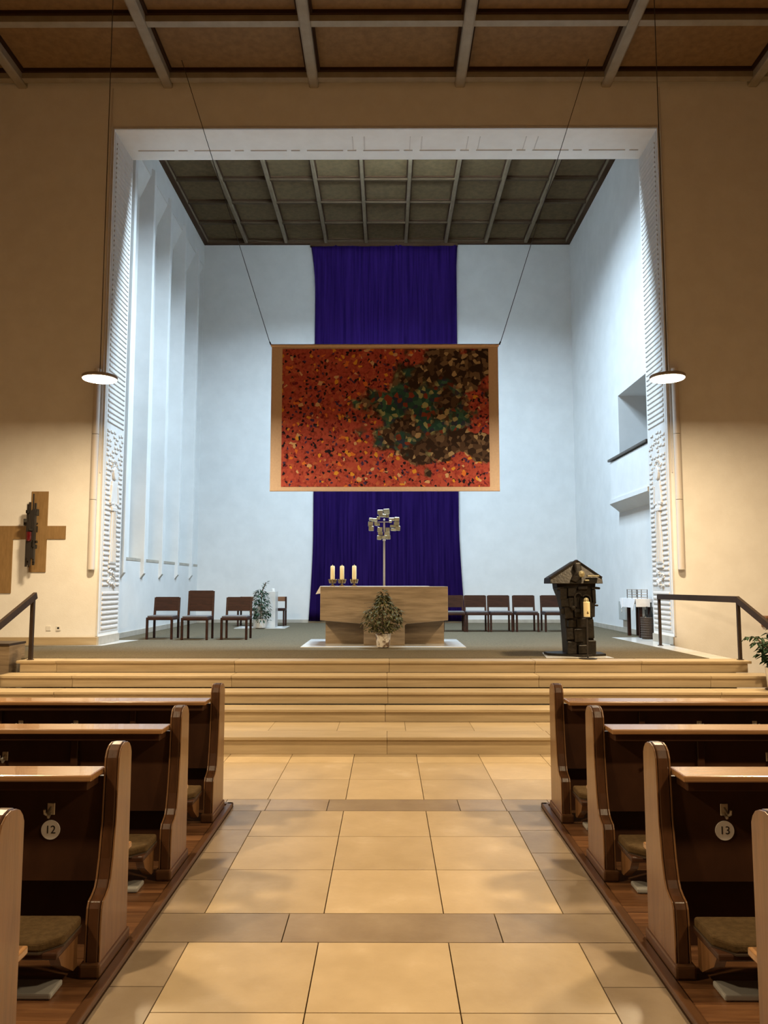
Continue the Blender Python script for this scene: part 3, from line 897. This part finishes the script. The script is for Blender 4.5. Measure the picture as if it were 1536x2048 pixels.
gl = 'chairs left of the altar'
c1 = make_chair('wooden_chair', 'low dark wooden chair nearest the left pillar, grey seat', False, gl)
c1.location = (-4.10, 14.20, ZP)
ctall = make_chair('wooden_chair', 'taller high backed dark wooden chair between two low chairs', True, gl)
ctall.location = (-3.43, 14.05, ZP)
dup(c1, (-2.74, 14.12, ZP), 0, 'low dark wooden chair left of the altar, standing nearest the white pedestal', gl)
gr = 'chairs in a row right of the altar'
for x, lb in ((1.40, 'dark chair half hidden behind the right end of the altar'),
              (1.89, 'dark chair second from the altar in the right row'),
              (2.39, 'dark chair in the middle of the right row of five'),
              (2.93, 'dark chair fourth from the altar, just left of the lectern'),
              (3.53, 'dark chair partly hidden behind the bronze lectern')):
    dup(c1, (x, 16.42, ZP), .0, lb, gr)

# bench behind the pedestal
be = thing('wooden_bench', 'low backed wooden bench half hidden behind the pale pedestal', 'bench', (-2.98, 18.5, ZP))
for x in (-3.52, -2.44):
    for y in (18.32, 18.70):
        MB().box(x - .02, x + .02, y - .02, y + .02, ZP, ZP + (.69 if y > 18.5 else .40)).build('leg', 'chair_wood', be, bevel=.003, segs=1)
MB().box(-3.54, -2.42, 18.28, 18.72, ZP + .36, ZP + .42).build('seat', 'chair_wood', be, bevel=.01)
MB().box(-3.54, -2.42, 18.69, 18.72, ZP + .58, ZP + .69).build('back_rail', 'furniture_brown', be, bevel=.005)

# pedestal
pe = thing('stone_pedestal', 'pale grey marble pedestal standing near the rear wall behind a plant', 'pedestal', (-2.79, 17.85, ZP))
MB().box(-3.04, -2.54, 17.62, 18.05, ZP + .012, 1.585).build('shaft', 'marble_pale', pe, bevel=.006)
o = MB().box(-3.42, -2.28, 17.35, 18.2, ZP, ZP + .011).build('floor_slab', 'marble_pale')
tag(o, 'thin white marble slab let into the carpet below the pale pedestal', 'stone slab', None, 'structure')
o = MB().lathe([(.04, 0), (.045, .01), (.04, .06), (.03, .065)], (-2.62, 17.8, 1.585), 14).build('tealight_holder', 'ceramic', smooth=True)
tag(o, 'small white holder standing on top of the pale pedestal', 'holder')
p2 = thing('potted_plant', 'dark green climbing plant in a white pot before the pale pedestal', 'plant', (-2.83, 17.37, ZP + .012))
MB().lathe([(.10, 0), (.12, .01), (.145, .12), (.148, .20), (.138, .20), (.13, .16)], (-2.83, 17.37, ZP + .012), 24).build('pot', 'ceramic', p2, smooth=True, label='plain white pot')
MB().lathe([(.13, 0), (.02, .006)], (-2.83, 17.37, ZP + .18), 16).build('soil', 'soil', p2)
MB().path([(-2.83, 17.37, ZP + .18), (-2.82, 17.38, ZP + .55), (-2.80, 17.38, ZP + .85), (-2.72, 17.38, ZP + 1.03)], .012, 8).build('stem', 'bark', p2)
foliage_blob('foliage', 'leaf_dark', p2, (-2.83, 17.37, ZP + .18), .21, .68, 330, .09, .036, 12, droop=.5, shape=lambda z: .95 if z < .5 else .95 - (z - .5) * 1.0)
tw = MB(); r = random.Random(2)
for k in range(14):
    t = k / 13
    tw.leaf((-2.82 + .12 * t, 17.37, ZP + .84 + .2 * t), (r.uniform(-1, 1), r.uniform(-.4, .2), r.uniform(-.1, .5)), (0, -.3, 1), .08, .03)
tw.build('top_shoot', 'leaf_dark', p2, kind='stuff')

# ---- lectern
le = thing('bronze_lectern', 'dark bronze lectern cast in rough blocks under a gable shaped top', 'lectern', (2.66, 10.85, ZP))
yl = 10.85
MB().prism([(2.24, 10.88), (2.66, 10.60), (3.03, 10.80), (3.03, 11.10), (2.60, 11.30), (2.24, 11.15)], ZP, ZP + .035, 'z').build('base_plate', 'bronze', le, bevel=.005, segs=1)


def ring(z, x0, x1, y0, y1, fr):
    return [(x0, y0 + fr, z), ((x0 * .42 + x1 * .58), y0, z), (x1, y0 + fr * .7, z), (x1, y1, z), (x0, y1, z)]


body = MB()
secs = [(ZP + .035, 2.49, 2.86), (ZP + .20, 2.485, 2.855), (ZP + .45, 2.47, 2.845), (ZP + .62, 2.46, 2.85), (ZP + .80, 2.42, 2.87), (ZP + .93, 2.37, 2.89), (ZP + 1.02, 2.36, 2.90)]
for z, a, b2 in secs:
    body.v += ring(z, a, b2, 10.70, 11.08, .07)
for k in range(len(secs) - 1):
    for i in range(5):
        j = (i + 1) % 5
        body.f.append((k * 5 + i, k * 5 + j, (k + 1) * 5 + j, (k + 1) * 5 + i))
body.f.append((0, 1, 2, 3, 4)); body.f.append(tuple(len(body.v) - 5 + i for i in range(5)))
body.build('body', 'bronze', le, bevel=.008, segs=1)
rn = random.Random(21)
blocks = [(2.54, 10.74, ZP + .12, .13, .10, .17), (2.68, 10.71, ZP + .10, .12, .08, .12), (2.81, 10.74, ZP + .13, .11, .12, .19), (2.52, 10.75, ZP + .31, .10, .10, .16), (2.63, 10.715, ZP + .29, .12, .07, .18),
          (2.80, 10.74, ZP + .38, .10, .10, .26), (2.55, 10.74, ZP + .45, .12, .08, .10), (2.68, 10.71, ZP + .46, .12, .06, .13), (2.50, 10.75, ZP + .60, .12, .12, .16), (2.63, 10.71, ZP + .60, .10, .06, .12),
          (2.82, 10.75, ZP + .64, .09, .12, .20), (2.46, 10.76, ZP + .74, .12, .14, .12), (2.56, 10.72, ZP + .74, .12, .10, .14), (2.86, 10.76, ZP + .70, .12, .12, .025), (2.88, 10.76, ZP + .94, .12, .14, .03),
          (2.43, 10.75, ZP + .86, .10, .14, .16), (2.55, 10.715, ZP + .88, .12, .09, .12), (2.39, 10.76, ZP + .93, .10, .14, .04), (2.86, 10.75, ZP + .82, .05, .10, .20), (2.44, 10.77, ZP + .62, .07, .10, .08), (2.70, 10.70, ZP + .94, .14, .06, .05)]
for (x, y, z, wx, wy, wz) in blocks:
    MB().obox((x, y, z), (wx, wy, wz), (rn.uniform(-.06, .06), rn.uniform(-.05, .05), rn.uniform(-.2, .2))).build('relief_block', 'bronze', le, bevel=.008, segs=1)
# niche with arch and figure heads
for (cx0, cz0, r0, r1) in ((2.735, ZP + .78, .055, .075), (2.63, ZP + .82, .04, .058)):
    arch = MB(); n = 12
    outer = [(cx0 + r1 * math.cos(PI * k / n), cz0 + r1 * math.sin(PI * k / n)) for k in range(n + 1)]
    inner = [(cx0 + r0 * math.cos(PI * k / n), cz0 + r0 * math.sin(PI * k / n)) for k in range(n, -1, -1)]
    arch.prism([(cx0 + r1, cz0 - .2)] + outer + [(cx0 - r1, cz0 - .2), (cx0 - r0, cz0 - .2)] + inner + [(cx0 + r0, cz0 - .2)], 10.65, 10.72, 'y').build('arch', 'bronze', le)
for (x, y, z, rr) in ((2.67, 10.62, 1.885, .048), (2.735, 10.655, 1.525, .04), (2.56, 10.66, 1.42, .035)):
    hd = MB().lathe([(.002, -rr), (rr * .75, -rr * .7), (rr, 0), (rr * .75, rr * .7), (.002, rr)], (x, y, z), 12)
    hd.build('carved_head', 'bronze_gold' if z > 1.5 else 'bronze', le, smooth=True)
# gable top, a folded slab leaning back
gp = [(2.24, 1.755), (2.25, 1.83), (2.655, 2.075), (2.965, 1.835), (2.965, 1.755)]
gm = MB()
gm.v = [(x, 10.62 + (z - 1.75) * .55, z) for x, z in gp] + [(x, 11.06 + (z - 1.75) * .3, z) for x, z in gp]
gm.f = [(4, 3, 2, 1, 0), (5, 6, 7, 8, 9)] + [(i, (i + 1) % 5, (i + 1) % 5 + 5, i + 5) for i in range(5)]
gm.build('gable_top', 'bronze', le, bevel=.006, segs=1)
for a, b2 in ((1, 2), (2, 3)):
    MB().bar((gp[a][0], 10.63 + (gp[a][1] - 1.75) * .55, gp[a][1]), (gp[b2][0], 10.63 + (gp[b2][1] - 1.75) * .55, gp[b2][1]), .05, .03).build('gable_edge', 'bronze', le)
MB().obox((2.64, 10.70, 1.93), (.09, .10, .22), (-.3, 0, .1)).build('relief_block', 'bronze', le, bevel=.02)
MB().obox((2.83, 10.63, 1.86), (.16, .06, .018), (0, 0, 0)).build('relief_block', 'bronze_gold', le, bevel=.004)
MB().obox((2.74, 10.62, 1.80), (.06, .05, .018), (0, 0, 0)).build('relief_block', 'bronze_gold', le, bevel=.004)
MB().prism([(2.52, 1.80), (2.60, 1.93), (2.66, 1.84), (2.60, 1.77)], 10.60, 10.70, 'y').build('relief_block', 'bronze', le, bevel=.01)
o = MB().prism([(2.15, 10.53), (3.06, 10.53), (2.95, 11.32), (2.25, 11.32)], ZP, ZP + .004, 'z').build('lectern_base_slab', 'marble_pale')
o.name = 'floor_slab'
tag(o, 'thin pale stone slab let into the carpet below the lectern', 'stone slab', None, 'structure')
# large candle on a thin stand in front of the lectern
sd = thing('candle_stand', 'thin black candle stand in front of the bronze lectern', 'candle stand', (2.68, 10.42, ZP))
MB().lathe([(.12, 0), (.12, .008), (.02, .014)], (2.68, 10.42, ZP), 20).build('foot', 'black_metal', sd, smooth=True)
MB().tube((2.68, 10.42, ZP + .01), (2.68, 10.42, 1.30), .010, .010, 10).build('rod', 'black_metal', sd, smooth=True)
MB().lathe([(.05, 0), (.052, .006), (.05, .012)], (2.68, 10.42, 1.30), 16).build('tray', 'black_metal', sd)
o = thing('pillar_candle', 'short thick cream candle with a small emblem on the thin black stand', 'candle', (2.68, 10.42, 1.312))
MB().lathe([(.042, 0), (.043, .01), (.043, .195), (.038, .20), (.004, .196), (.003, .215)], (2.68, 10.42, 1.312), 20).build('wax_body', 'wax', o, smooth=True)
MB().box(2.676, 2.686, 10.372, 10.378, 1.35, 1.385).box(2.668, 2.696, 10.372, 10.378, 1.358, 1.366).build('emblem', 'candle_bronze', o)

# ---- credence table on the right
tb = thing('side_table', 'small dark legged table under a white cloth beside the right pillar', 'table', (4.72, 14.8, ZP))
for (x, y) in ((4.70, 15.10), (4.72, 14.48), (4.87, 15.10), (4.87, 14.48)):
    MB().box(x - .03, x + .03, y - .03, y + .03, ZP, 1.45).build('leg', 'chair_wood', tb, bevel=.004, segs=1)
MB().box(4.60, 4.915, 14.30, 15.2, 1.44, 1.472).build('table_top', 'chair_wood', tb)
tc_ = MB()
tc_.box(4.575, 4.915, 14.275, 15.22, 1.473, 1.479)
tc_.box(4.570, 4.592, 14.50, 15.05, 1.31, 1.479)
tc_.prism([(14.27, 1.479), (14.50, 1.479), (14.50, 1.31), (14.44, 1.255)], 4.565, 4.575, 'x')
tc_.prism([(15.05, 1.31), (15.05, 1.479), (15.225, 1.479), (15.13, 1.27)], 4.565, 4.575, 'x')
tc_.box(4.575, 4.915, 14.268, 14.276, 1.33, 1.479).box(4.575, 4.915, 15.218, 15.226, 1.36, 1.479)
o = tc_.build('tablecloth', 'white_cloth'); tag(o, 'white cloth with pointed corners draped over the small side table', 'tablecloth')
rk = thing('wire_rack', 'low grey wire rack standing on the white covered side table', 'rack', (4.75, 14.75, 1.48))
for z in (1.50, 1.55, 1.60, 1.64):
    MB().path([(4.66, 14.40, z), (4.66, 15.05, z), (4.84, 15.05, z), (4.84, 14.40, z), (4.66, 14.40, z)], .006, 6).build('wire_hoop', 'lamp_metal', rk)
for (x, y) in ((4.66, 14.42), (4.66, 14.75), (4.66, 15.04), (4.84, 14.42), (4.84, 14.75), (4.84, 15.04)):
    MB().tube((x, y, 1.479), (x, y, 1.65), .008, .008, 8).build('upright', 'wire', rk)
bk = thing('wicker_basket', 'dark wicker basket standing on the floor beside the side table', 'basket', (4.72, 14.2, ZP))
bm_ = MB().lathe([(.10, 0), (.115, .02), (.125, .38), (.12, .38), (.10, .05)], (4.75, 14.18, ZP), 18); bm_.build('basket_body', 'wicker', bk)
for k in range(9):
    z = ZP + .03 + k * .042
    MB().lathe([(.118, 0), (.127, .01), (.127, .02), (.118, .03)], (4.75, 14.18, z), 18, cap=False).build('weave_ring', 'wicker', bk)
for i, (x, y, h) in enumerate(((4.70, 14.13, .47), (4.76, 14.23, .52), (4.80, 14.12, .60))):
    o = MB().lathe([(.035, 0), (.036, h * .62), (.014, h * .78), (.013, h - .02), (.016, h - .02), (.016, h)], (x, y, ZP + .06), 12).build('bottle', 'bottle', smooth=True)
    tag(o, ['short dark bottle standing in the wicker basket', 'middle sized dark bottle standing in the wicker basket', 'tallest dark bottle standing in the wicker basket'][i], 'bottle', 'bottles in the basket')
wb = thing('wall_box', 'grey metal box on the right chancel wall behind the side table', 'box', (4.88, 15.95, 1.0))
MB().box(4.82, XC1, 15.72, 16.16, 1.02, 1.40).build('case', 'box_grey', wb, bevel=.008)
MB().box(4.812, 4.82, 15.92, 15.97, 1.18, 1.23).build('lock', 'steel', wb)

# ---- handrails beside the steps
rr_ = thing('handrail', 'dark metal handrail with two posts at the right end of the steps', 'handrail', (4.55, 11.4, ZP))
MB().bar((4.44, 12.70, 1.545), (4.655, 10.30, 1.545), .045, .085).build('top_bar', 'rail_bronze', rr_)
MB().bar((4.655, 10.32, 1.545), (4.70, 8.9, .99), .045, .085).build('sloping_bar', 'rail_bronze', rr_)
MB().box(4.425, 4.465, 12.66, 12.70, ZP, 1.55).build('post', 'rail_bronze', rr_)
MB().box(4.635, 4.675, 10.28, 10.32, ZP, 1.55).build('post', 'rail_bronze', rr_)
for x, y in ((4.445, 12.68), (4.655, 10.30)):
    MB().lathe([(.045, 0), (.045, .008), (.02, .012)], (x, y, ZP - .001), 16).build('post_foot', 'rail_bronze', rr_)
MB().box(4.67, 4.71, 8.88, 8.92, 0.17, .99).build('post', 'rail_bronze', rr_)
rl = thing('handrail', 'dark metal handrail sloping down at the left end of the steps', 'handrail', (-4.70, 10.28, ZP))
MB().bar((-4.69, 10.32, 1.60), (-4.76, 8.7, .93), .045, .085).build('sloping_bar', 'rail_bronze', rl)
MB().box(-4.72, -4.675, 10.24, 10.29, ZP, 1.60).build('post', 'rail_bronze', rl)
MB().lathe([(.045, 0), (.045, .008), (.02, .012)], (-4.70, 10.265, ZP - .001), 16).build('post_foot', 'rail_bronze', rl)
MB().box(-4.78, -4.74, 8.68, 8.72, 0.17, .95).build('post', 'rail_bronze', rl)
sb = thing('stone_parapet', 'low stone block with a dark metal capping at the left end of the platform', 'parapet', (-6.0, 10.6, .46))
MB().box(-7.2, -4.93, 10.16, 10.60, .0, .945).build('stone_block', 'travertine', sb, bevel=.006)
MB().box(-7.22, -4.93, 10.14, 10.62, .946, .975).build('metal_cap', 'rail_bronze', sb)

# ---- plant and furniture at the right edge
def plant_right():
    p = thing('potted_plant', 'broad leaved plant in a white pot at the right end of the steps', 'plant', (4.78, 9.58, .462))
    MB().lathe([(.10, 0), (.12, .01), (.14, .22), (.143, .26), (.132, .26), (.125, .2)], (4.78, 9.58, .474), 24).build('pot', 'ceramic', p, smooth=True, label='plain white pot')
    MB().lathe([(.13, 0), (.15, .006), (.15, .012), (.12, .012)], (4.78, 9.58, .462), 20).build('saucer', 'rail_bronze', p)
    MB().lathe([(.125, 0), (.02, .006)], (4.78, 9.58, .69), 16).build('soil', 'soil', p)
    r = random.Random(31)
    lm = MB().leaf((0, 0, 0), (1, 0, 0), (0, 0, 1), .115, .05, .2).mesh('leaf', 'leaf_dark')
    for k in range(9):
        a = k * 2 * PI / 9 + .3
        top = (4.71 + .19 * math.cos(a), 9.56 + .14 * math.sin(a), 1.0 + .26 * r.random())
        MB().path([(4.78, 9.58, .69), (4.76 + .05 * math.cos(a), 9.58 + .05 * math.sin(a), .88), top], .006, 6).build('stem', 'bark', p)
        for j in range(5):
            t = .25 + .75 * j / 4
            b = (4.75 + (top[0] - 4.75) * t * 1.1 + r.uniform(-.05, .05), 9.58 + (top[1] - 9.58) * t + r.uniform(-.05, .05), .72 + (top[2] - .72) * t)
            n = 5
            a0 = r.uniform(0, 6)
            for q in range(n):
                aa = a0 + q * 2 * PI / n
                inst('leaf', lm, p, (b[0] + .012 * math.cos(aa), b[1] + .012 * math.sin(aa), b[2]), (r.uniform(-.3, .3), .35 + r.uniform(-.2, .35), aa))


plant_right()
cbn = thing('wall_shelf', 'brown wooden shelf on the wall at the right edge behind the handrail', 'shelf', (6.7, 12.6, 1.1))
MB().box(6.10, 7.3, 12.52, 12.739, 1.195, 1.235).build('shelf_board', 'furniture_brown', cbn, bevel=.004)
MB().box(6.12, 7.3, 12.70, 12.739, 1.06, 1.194).build('back_board', 'furniture_brown', cbn, bevel=.004)

# ---- wall cross panel and sanctuary lamp on the left
wc = thing('wall_cross', 'flat brown cross shaped panel on the wall left of the portal', 'wall panel', (-5.78, YW - .02, 1.6))
MB().prism([(-5.915, 1.945), (-5.640, 1.945), (-5.640, 2.49), (-5.330, 2.49), (-5.330, 2.71), (-5.640, 2.71), (-5.640, 3.285), (-5.915, 3.285), (-5.915, 2.71), (-6.75, 2.71), (-6.75, 1.60), (-6.20, 1.60), (-6.20, 2.49), (-5.915, 2.49)], YW - .022, YW - .001, 'y').build('panel', 'brown_panel', wc)
sl = thing('sanctuary_lamp', 'spiky dark metal lamp with a red glass hanging on the brown cross panel', 'lamp', (-5.80, 12.55, 2.0))
rn = random.Random(8)
yy = 12.50
lamp_x = lambda z: -5.875 + (z - 2.6) * .0
for k in range(15):
    a = k / 15 * 2 * PI
    z0 = rn.uniform(2.02, 2.42); z1 = rn.uniform(2.72, 3.08)
    x = -5.80 + .058 * math.cos(a); y = yy + .055 * math.sin(a)
    MB().box(x - .014, x + .014, y - .014, y + .014, z0, z1).build('bar', 'black_metal', sl)
MB().box(-5.787, -5.770, yy - .01, yy + .01, 2.9, 3.22).build('bar', 'black_metal', sl)
MB().box(-5.825, -5.810, yy - .01, yy + .01, 2.02, 2.3).build('bar', 'black_metal', sl)
for k in range(14):
    a = rn.uniform(0, 2 * PI); z = rn.uniform(2.30, 2.95)
    x = -5.80 + .082 * math.cos(a); y = yy + .075 * math.sin(a)
    MB().obox((x, y, z), (rn.uniform(.03, .08), rn.uniform(.03, .06), rn.uniform(.04, .11)), (0, 0, a)).build('block', 'bronze', sl, bevel=.005, segs=1)
MB().lathe([(.03, 0), (.038, .02), (.04, .15), (.038, .15), (.03, .03)], (-5.80, yy - .075, 2.44), 18).build('glass', 'red_glass', sl, smooth=True, label='red glass cup')
MB().bar((-5.80, 12.50, 2.75), (-5.80, YW - .023, 2.75), .02).build('wall_arm', 'black_metal', sl)
for i, x in enumerate((-5.556, -5.392)):
    o = thing('wall_socket', ['flat white cover plate low on the wall, left of its neighbour', 'white wall socket with a dark hole, closest to the left pillar'][i], 'socket', (x, YW - .01, 1.02))
    MB().box(x - .04, x + .04, YW - .014, YW, .985, 1.065).build('plate', 'plastic_white', o, bevel=.006)
    if i == 1:
        MB().tube((x, YW - .013, 1.03), (x, YW - .016, 1.03), .018, .018, 12).build('socket_hole', 'ink', o)
        MB().box(x - .03, x + .03, YW - .02, YW - .012, .99, 1.0).build('hinged_lip', 'plastic_white', o)

# ---- long white tube fixtures beside the portal
for s, x, lb in ((-1, -4.865, 'left'), (1, 4.825, 'right')):
    t = thing('tube_speaker', 'slim white vertical tube on the wall beside the %s pillar' % lb, 'tube fixture', (x, YW - .07, 2.0))
    for z0, z1 in ((2.0, 3.135), (3.143, 4.235), (4.243, 5.35)):
        MB().tube((x, YW - .085, z0), (x, YW - .085, z1), .056, .056, 20).build('tube_section', 'tube_white', t, smooth=True)
    MB().tube((x, YW - .085, 1.985), (x, YW - .085, 2.0), .052, .056, 20).build('end_cap', 'plastic_white', t)
    for z in (2.4, 3.8, 5.0):
        MB().box(x - .02, x + .02, YW - .06, YW - .001, z - .02, z + .02).build('wall_bracket', 'plastic_white', t)
    MB().tube((x - s * .072, YW - .02, 3.6), (x - s * .072, YW - .02, 10.39), .010, .010, 8).build('cable_conduit', 'tube_white', t)

# ---- pendant lamps
def pendant(x, y, label, tilt=0.0):
    zl = 4.50
    t = thing('pendant_lamp', label, 'pendant lamp', (x, y, zl), group='round pendant lamps along the nave')
    MB().lathe([(.225, 0), (.230, .004), (.230, .036), (.222, .044), (.03, .048), (.012, .08), (.006, .11)], (x, y, zl), 40).build('housing', 'lamp_metal', t, smooth=True)
    MB().lathe([(.222, -.002), (.215, -.012), (.01, -.016)], (x, y, zl), 40).build('diffuser', 'lamp_diffuser', t, smooth=True, label='round glowing white diffuser')
    MB().tube((x, y, zl + .1), (x, y, ZN + .05), .006, .006, 8).build('cable', 'wire', t)
    l = area_light('pendant_light', (x, y, zl - .022), (0, 0, 0), .43, LAMP_W, LAMP_COL, 'DISK')
    return t


for s, lb in ((-1, 'left'), (1, 'right')):
    x = -3.87 if s < 0 else 3.77
    for k, y in enumerate((10.15, 5.95, 1.75)):
        pendant(x, y, 'round white pendant lamp before the %s pillar of the portal' % lb if k == 0 else 'round white pendant lamp over the %s pews, %s from the portal, outside the picture' % (lb, ('', 'second', 'third')[k]))

# ---- pews
F = [6.15, 5.05, 3.93, 2.79]
ordn = ['front row', 'second row', 'third row', 'fourth row']


def end_profile(g=0.0):
    """(y,z) outline of a pew end, y = 0 at the altar side; g shrinks it"""
    P_ = [(0 - g, .05), (0 - g, .90), (-.012 - g, .925), (-.035 - g * .5, .947), (-.065, .962 - g), (-.10, .966 - g), (-.135, .958 - g), (-.165 + g * .5, .938 - g), (-.182 + g, .905),
          (-.186 + g, .86), (-.20 + g, .62), (-.226 + g, .46), (-.250 + g, .375), (-.268 + g, .345), (-.30 + g, .325), (-.335 + g, .312), (-.35 + g, .285), (-.357 + g, .22), (-.362 + g, .05)]
    return P_


def pew(s, i):
    f = F[i]; side = 'left' if s < 0 else 'right'
    xe = s * 1.272
    def X(a, b):
        return (xe + s * a, xe + s * b)
    extra = ', bearing number %d' % (12 if s < 0 else 13) if i == 2 else ''
    t = thing('church_pew', 'brown wooden pew in the %s, %s of the aisle%s' % (ordn[i], side, extra), 'pew', (s * 3.2, f, .022), group='pews along the aisle')
    z0 = .022
    Lp = 4.2
    for e0, nm in ((0.0, 'aisle'), (Lp - .075, 'far')):
        y_of = lambda P_: [(f + a, z0 + b) for a, b in P_]
        a, b = X(e0 + .010, e0 + .060)
        en = MB().prism(y_of(end_profile()), a, b, 'x').build('end_panel', 'oak_edge', t, bevel=.005, segs=2)
        for p0, p1 in ((0.0, .008), (.062, .072)):
            a, b = X(e0 + p0, e0 + p1)
            MB().prism(y_of(end_profile(.003)), a, b, 'x').build('end_facing', 'oak_end', en, bevel=.003, segs=2)
        a, b = X(e0 - .010, e0 + .085)
        MB().box(a, b, f - .385, f + .02, z0, z0 + .062).build('end_foot', 'oak_foot', t, bevel=.012, segs=2)
    a, b = X(.075, Lp - .075)
    # back panel with its frame
    MB().box(a, b, f - .165, f - .14, .36, .84).build('back_panel', 'oak_dark', t)
    MB().box(a, b, f - .05, f - .03, z0, .40).build('kick_board', 'oak_dark', t)
    n = 4
    for k in range(n):
        xx = .66 + k * 1.02 if i < 2 else 1.0 + k * .98
        p0, p1 = X(xx - .022, xx + .022)
        MB().box(p0, p1, f - .19, f - .165, .41, .835).build('stile', 'oak_dark', t, bevel=.004, segs=1)
    # ledge
    MB().box(a, b, f - .335, f - .145, .852, .882).build('ledge', 'oak_ledge', t, bevel=.008)
    MB().box(X(.10, 0)[0], b, f - .30, f - .16, .805, .852).build('ledge_apron', 'oak_dark', t, bevel=.006, segs=1)
    # seat
    p0, p1 = X(.03, Lp - .1)
    MB().box(p0, p1, f - .13, f + .135, .415, .445).build('seat_board', 'oak_ledge', t, bevel=.006)
    MB().box(a, b, f - .14, f - .11, .415, .80).build('seat_back', 'oak_dark', t)
    # kneeler
    k0, k1 = X(.080, Lp - .2)
    MB().box(k0, k1, f - .63, f - .36, .215, .245).build('kneeler_board', 'oak_dark', t, bevel=.008)
    kn = MB().prism([(k0, f - .37), (k1, f - .37), (k1, f - .56), (k1 - s * .07, f - .635), (k0 + s * .07, f - .635), (k0, f - .56)], .245, .29, 'z')
    kp = kn.build('kneeler_pad', 'cushion', t, bevel=.014, segs=3, label='low brown padded kneeler')
    MB().prism([(k0, f - .37), (k1, f - .37), (k1, f - .56), (k1 - s * .07, f - .637), (k0 + s * .07, f - .637), (k0, f - .56)], .241, .249, 'z').build('piping', 'piping', kp)
    for xx in (.10, 1.9, 3.7):
        p0, p1 = X(xx, xx + .045)
        MB().prism([(f - .57, .215), (f - .36, .215), (f - .36, z0 + .045), (f - .40, z0 + .045), (f - .53, .15)], p0, p1, 'x').build('kneeler_bracket', 'oak_end', t)
    # bag hooks
    hooks = {0: (.98, 1.28, 2.3), 1: (.32, 1.05, 2.1), 2: (.322, 1.45), 3: (.5, 1.4)}[i]
    if i == 0 and s < 0: hooks = (1.10, 1.52, 2.3)
    if i == 0 and s > 0: hooks = (1.10, 1.52, 2.3)
    if i == 1: hooks = (.34, 1.085, 2.1) if s > 0 else (1.095, 2.1)
    for xx in hooks:
        p0, p1 = X(xx - .018, xx + .018); xm = (p0 + p1) / 2
        hk = MB().box(p0, p1, f - .169, f - .165, .66, .715).build('bag_hook', 'steel', t, bevel=.002, segs=1, label='small chrome bag hook')
        MB().path([(xm, f - .168, .695), (xm, f - .215, .675), (xm, f - .235, .685), (xm, f - .24, .705)], .006, 8).path([(xm, f - .168, .67), (xm, f - .195, .655), (xm, f - .20, .668)], .006, 8).build('hook_arm', 'steel', hk)
    if i == 2:
        xm = s * 1.592
        dn = MB().tube((xm, f - .1665, .592), (xm, f - .1705, .592), .0445, .0445, 36).build('number_disc', 'paper', t, label='round white disc with the number %d' % (12 if s < 0 else 13))
        cu_ = bpy.data.curves.new('number', 'FONT'); fo_ = None; cu_.body = '12' if s < 0 else '13'
        cu_.size = .052; cu_.align_x = 'CENTER'; cu_.align_y = 'CENTER'; cu_.extrude = .0004
        cu_.materials.append(M['ink'])
        fo_ = bpy.data.objects.new('number_outline', cu_); C.objects.link(fo_)
        bpy.context.view_layer.update()
        nm_ = bpy.data.meshes.new_from_object(fo_.evaluated_get(bpy.context.evaluated_depsgraph_get()))
        bpy.data.objects.remove(fo_)
        if not nm_.materials: nm_.materials.append(M['ink'])
        no = bpy.data.objects.new('number_print', nm_); C.objects.link(no)
        no.parent = dn
        no.location = Vector((xm, f - .1712, .592)) - wl(dn)
        no.rotation_euler = (PI / 2, 0, 0)
    # loose seat cushion and heating strip
    q0, q1 = X(.06, Lp - .14)
    cs_ = MB().box(q0, q1, f - .105, f + .125, .446, .478).build('seat_cushion', 'cushion', bevel=.012, segs=3)
    tag(cs_, 'long brown cushion on the seat of the %s pew, %s side' % (ordn[i], side), 'cushion', 'seat cushions on the pews')
    if i > 0 or s > 0:
        q0, q1 = X(.13, Lp - .3)
        h = MB().box(q0, q1, f - .555, f - .43, z0 + .002, z0 + .028).build('heating_strip', 'heater', bevel=.008)
        tag(h, 'low grey heating strip on the floor below the %s pew, %s side' % (ordn[i], side), 'heater', 'heating strips below the pews')
    return t


for s in (-1, 1):
    for i in range(4):
        pew(s, i)
